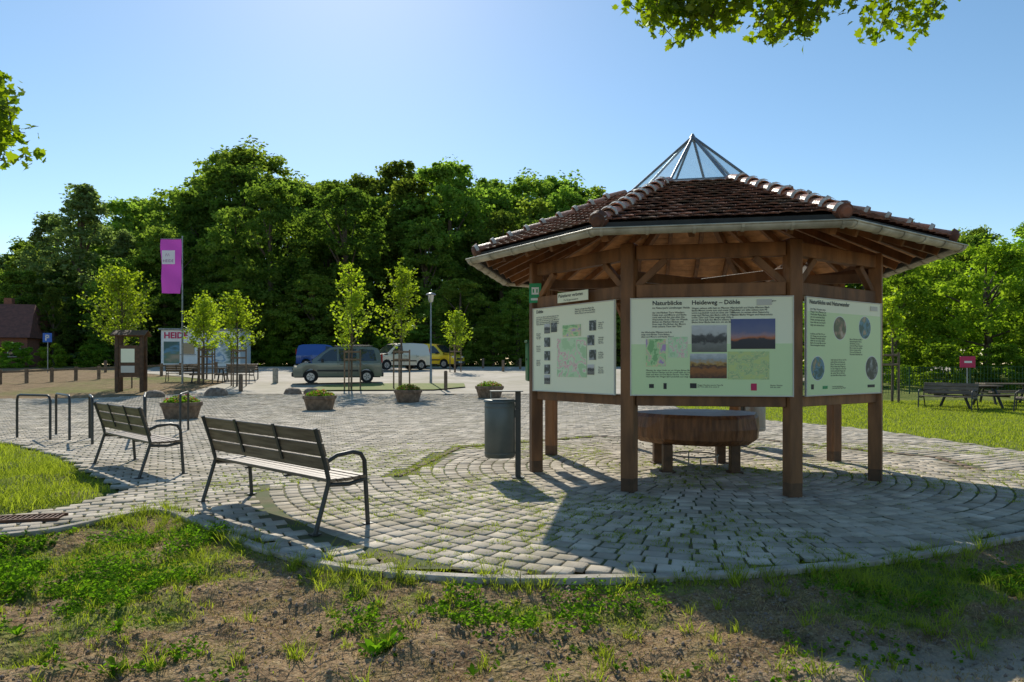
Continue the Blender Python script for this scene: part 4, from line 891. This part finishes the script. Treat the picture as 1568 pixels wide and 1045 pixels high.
for iz in range(nz_+1):
    for ix in range(nx_+1):
        u=ix/nx_; v=iz/nz_; vs.append((-.06-1.04*u,.09*math.sin(u*5+v*4)*(.3+.7*v)+.05*math.sin(v*11+u*3),7.4-2.8*v+.05*u*v))
b.add(vs,[(iz*(nx_+1)+ix,iz*(nx_+1)+ix+1,(iz+1)*(nx_+1)+ix+1,(iz+1)*(nx_+1)+ix) for iz in range(nz_) for ix in range(nx_)],0,sm=True); b.make('cloth',[L_flag],fx)
b=MB(); b.box((-.62,-.19,6.45),(.66,.006,.70),0); b.make('lettering_block',[mat('flag_white',(.80,.74,.80),None,rough=.8)],fx)
FI=mat('flag_ink',(.3,.02,.25))
o=text('HEIDE',-.90,6.36,.20,fx,-.196,m=FI); text('/\\/\\',-.78,6.66,.2,fx,-.196,m=FI)
def bollard(x,y,h=.8,r=.09,m=None):
    b=MB(); b.tube([(0,0,0),(0,0,h-.05),(0,0,h)],[r,r,r*.7],10,0); b.make('bollard',[m or M_post],loc=(x,y,H(y)))
for x,y in((-26.8,45),(-12.0,30.2),(-11.0,38),(-.6,46),(.6,50),(-2.2,52)): bollard(x,y)
bollard(-12.2,35.2,.8,.14,M_kerb)
bollard(-3.0,30.9,.9,.08)
b=MB()
for q in range(12):
    x=-26.5+q*.7; y=33.5+q*.9; b.tube([(x,y,H(y)-.05),(x,y,H(y)+.75)],.09,8,0)
    if q: b.beam((x,y,H(y)+.62),(x-.7,y-.9,H(y-.9)+.62),.05,.10,0)
b.make('low_post_fence',[M_post])
def display(x,y,w=1.0,h=2.5,rz=.2):
    b=MB()
    for s in(-1,1):
        for e in(-.25,.25): b.box((s*w/2,e,h/2),(.14,.14,h),0,bev=.01)
    b.box((0,-.25,1.35),(w-.15,.06,1.4),1); b.box((-.05,-.29,1.6),(w*.55,.01,.6),2); b.box((-.05,-.29,1.0),(w*.55,.01,.3),3)
    for s in(-1,1): b.box((0,s*.26,h+.10),(w+.4,.58,.04),0,ux=(1,0,0),uz=(0,s*.45,1))
    b.make('notice_display',[M_woodD,M_woodD,M_board,M_frame],loc=(x,y,H(y)),rz=rz)
display(-16.9,30.3)
b=MB(); b.tube([(0,0,0),(0,0,2.6)],.03,8,0); b.box((0,-.04,2.3),(.6,.02,.6),1,bev=.005); b.box((-.09,-.052,2.3),(.07,.006,.4),2); b.box((.0,-.052,2.45),(.2,.006,.07),2); b.box((.0,-.052,2.3),(.2,.006,.07),2); b.box((.09,-.052,2.375),(.07,.006,.2),2)
b.make('parking_sign',[M_lead,mat('sign_blue',(.02,.12,.5),None,rough=.4),M_white],loc=(-30.6,45,H(45)))
o=empty('visitor_kiosk',(-23.2,52,H(52)),.12); b=MB(); w,d_,h_=5.6,3.0,2.85
b.box((0,0,h_/2),(w,d_,h_),0,bev=.02); b.box((0,0,h_+.06),(w+.3,d_+.3,.12),1,bev=.02); b.box((0,0,.1),(w+.04,d_+.04,.2),1)
b.box((-.9,-d_/2-.01,1.5),(.9,.03,.8),2); b.box((-.9,-d_/2-.03,1.05),(1.1,.08,.05),1)
b.box((1.35,-d_/2-.01,1.35),(2.4,.02,1.9),3); b.box((-2.05,-d_/2-.012,1.2),(1.1,.02,1.6),4)
b.make('walls',[M_white,M_lead,M_glassd,ramp_mat('mural_print',[(0,(.6,.65,.7)),(.35,(.75,.75,.72)),(.45,(.15,.3,.45)),(.55,(.7,.72,.7)),(.7,(.12,.2,.15)),(1,(.6,.6,.55))],None,4,.9),PH['blue']],o)
text('HEIDE',-2.6,2.75,.62,o,-d_/2-.02,m=M_red,bold=.02)
o=empty('brick_house',(-44.5,58.5,H(58.5)),.25); b=MB(); b.box((0,0,1.3),(7.5,6,2.6),0)
b.add([(-4.1,-3.5,2.4),(4.1,-3.5,2.4),(4.1,3.5,2.4),(-4.1,3.5,2.4),(-3.2,0,5.4),(3.2,0,5.4)],[(0,1,5,4),(2,3,4,5),(1,2,5),(3,0,4),(0,3,2,1)],1)
for x in(-2.5,-.8,1.2,2.8): b.box((x,-3.02,1.4),(.95,.06,1.2),3); b.box((x,-3.06,1.4),(.8,.06,1.05),2)
b.box((3.77,0,1.4),(.06,1,1.2),2); b.box((1,.6,5.3),(.6,.6,1.3),0)
b.make('walls_and_roof',[M_brick,M_roofr,M_glassd,M_white],o)
for (x,y,s) in((-39.5,54,.55),(-37,55,.5),(-42,53,.6),(-34.5,56,.5)): obj('hedge_shrub',rr_.choice(bsh),None,(x,y,H(y)-.1),x,(s,s,s))
def picnic(x,y,rz,name='picnic_table'):
    b=MB()
    for q in range(5): b.box((0,-.32+q*.16,.74),(1.8,.145,.04),0,bev=.005)
    for s in(-1,1):
        for q in range(2): b.box((0,s*(.68+q*.14),.45),(1.8,.125,.04),0,bev=.005)
        b.box((s*.65,0,.69),(.06,.8,.06),1); b.box((s*.65,0,.40),(.06,1.7,.06),1)
        for e in(-1,1): b.beam((s*.65,e*.25,.7),(s*.65,e*.6,0),.06,.07,1)
    b.make(name,[M_slat,M_steel],loc=(x,y,H(y)),rz=rz)
picnic(-16.0,36,.1); picnic(15.6,23.2,.2); picnic(17.8,24.5,-.2)
for (x,y,a) in((-14.2,35.5,2.9),(-17.6,36.5,.2),(-14.8,37.5,.3),(14.3,22.4,2.2),(16.4,21.8,.9)): bench(x,y,a,1.7,'park_bench',H(y),.95)
b=MB()
fp=[(11.2,27),(14,28.2),(17,29.2),(20,29.8),(23.5,30)]
for (x0,y0),(x1,y1) in zip(fp[:-1],fp[1:]):
    n_=22
    for q in range(n_+1):
        u=q/n_; x=x0+(x1-x0)*u;y=y0+(y1-y0)*u; z=H(y); b.tube([(x,y,z),(x,y,z+1.15)],.03 if q==0 else .008,4,0,cap=False)
    for zz in(.1,.35,.6,.85,1.12): b.tube([(x0,y0,H(y0)+zz),(x1,y1,H(y1)+zz)],.011,4,0,cap=False)
b.make('wire_mesh_fence',[mat('fence_green',(.02,.07,.03),None,rough=.5)])
b=MB(); b.tube([(0,0,0),(0,0,1.6)],.03,8,0); b.box((0,-.03,1.45),(.6,.05,.45),1,bev=.03); b.box((0,-.06,1.45),(.3,.01,.08),2); b.make('red_notice_sign',[M_lead,M_red,M_white],loc=(18.0,27.0,H(27)))
# ------------------------------------------------------------------ light, sky, camera
el=math.radians(38); az=math.atan2(-.233,.97)
sun=bpy.data.lights.new('sun','SUN'); sun.energy=5.0; sun.angle=math.radians(.53); sun.color=(1,.94,.82)
so=bpy.data.objects.new('sun',sun); COL.objects.link(so)
dirv=Vector((math.sin(az)*math.cos(el),math.cos(az)*math.cos(el),math.sin(el))); so.rotation_euler=dirv.to_track_quat('Z','Y').to_euler(); so.location=(0,0,30)
w=bpy.data.worlds.new('World'); S.world=w; w.use_nodes=True; N=w.node_tree.nodes; L=w.node_tree.links
sk=N.new('ShaderNodeTexSky'); sk.sky_type='NISHITA'; sk.sun_disc=False; sk.sun_elevation=el; sk.sun_rotation=az; sk.altitude=50; sk.air_density=1.0; sk.dust_density=.2; sk.ozone_density=1.5
hs=N.new('ShaderNodeHueSaturation'); hs.inputs['Hue'].default_value=.492; hs.inputs['Saturation'].default_value=1.12
L.new(sk.outputs[0],hs.inputs['Color']); L.new(hs.outputs[0],N['Background'].inputs[0]); N['Background'].inputs[1].default_value=.14
cam=bpy.data.cameras.new('camera'); co=bpy.data.objects.new('camera',cam); COL.objects.link(co); co.location=(0,0,1.5); co.rotation_euler=(math.radians(90),0,0)
cam.lens=24; cam.sensor_width=36; cam.shift_y=.0239; cam.clip_end=2000; cam.clip_start=.05; S.camera=co
print('faces',sum(len(m.polygons) for m in bpy.data.meshes))
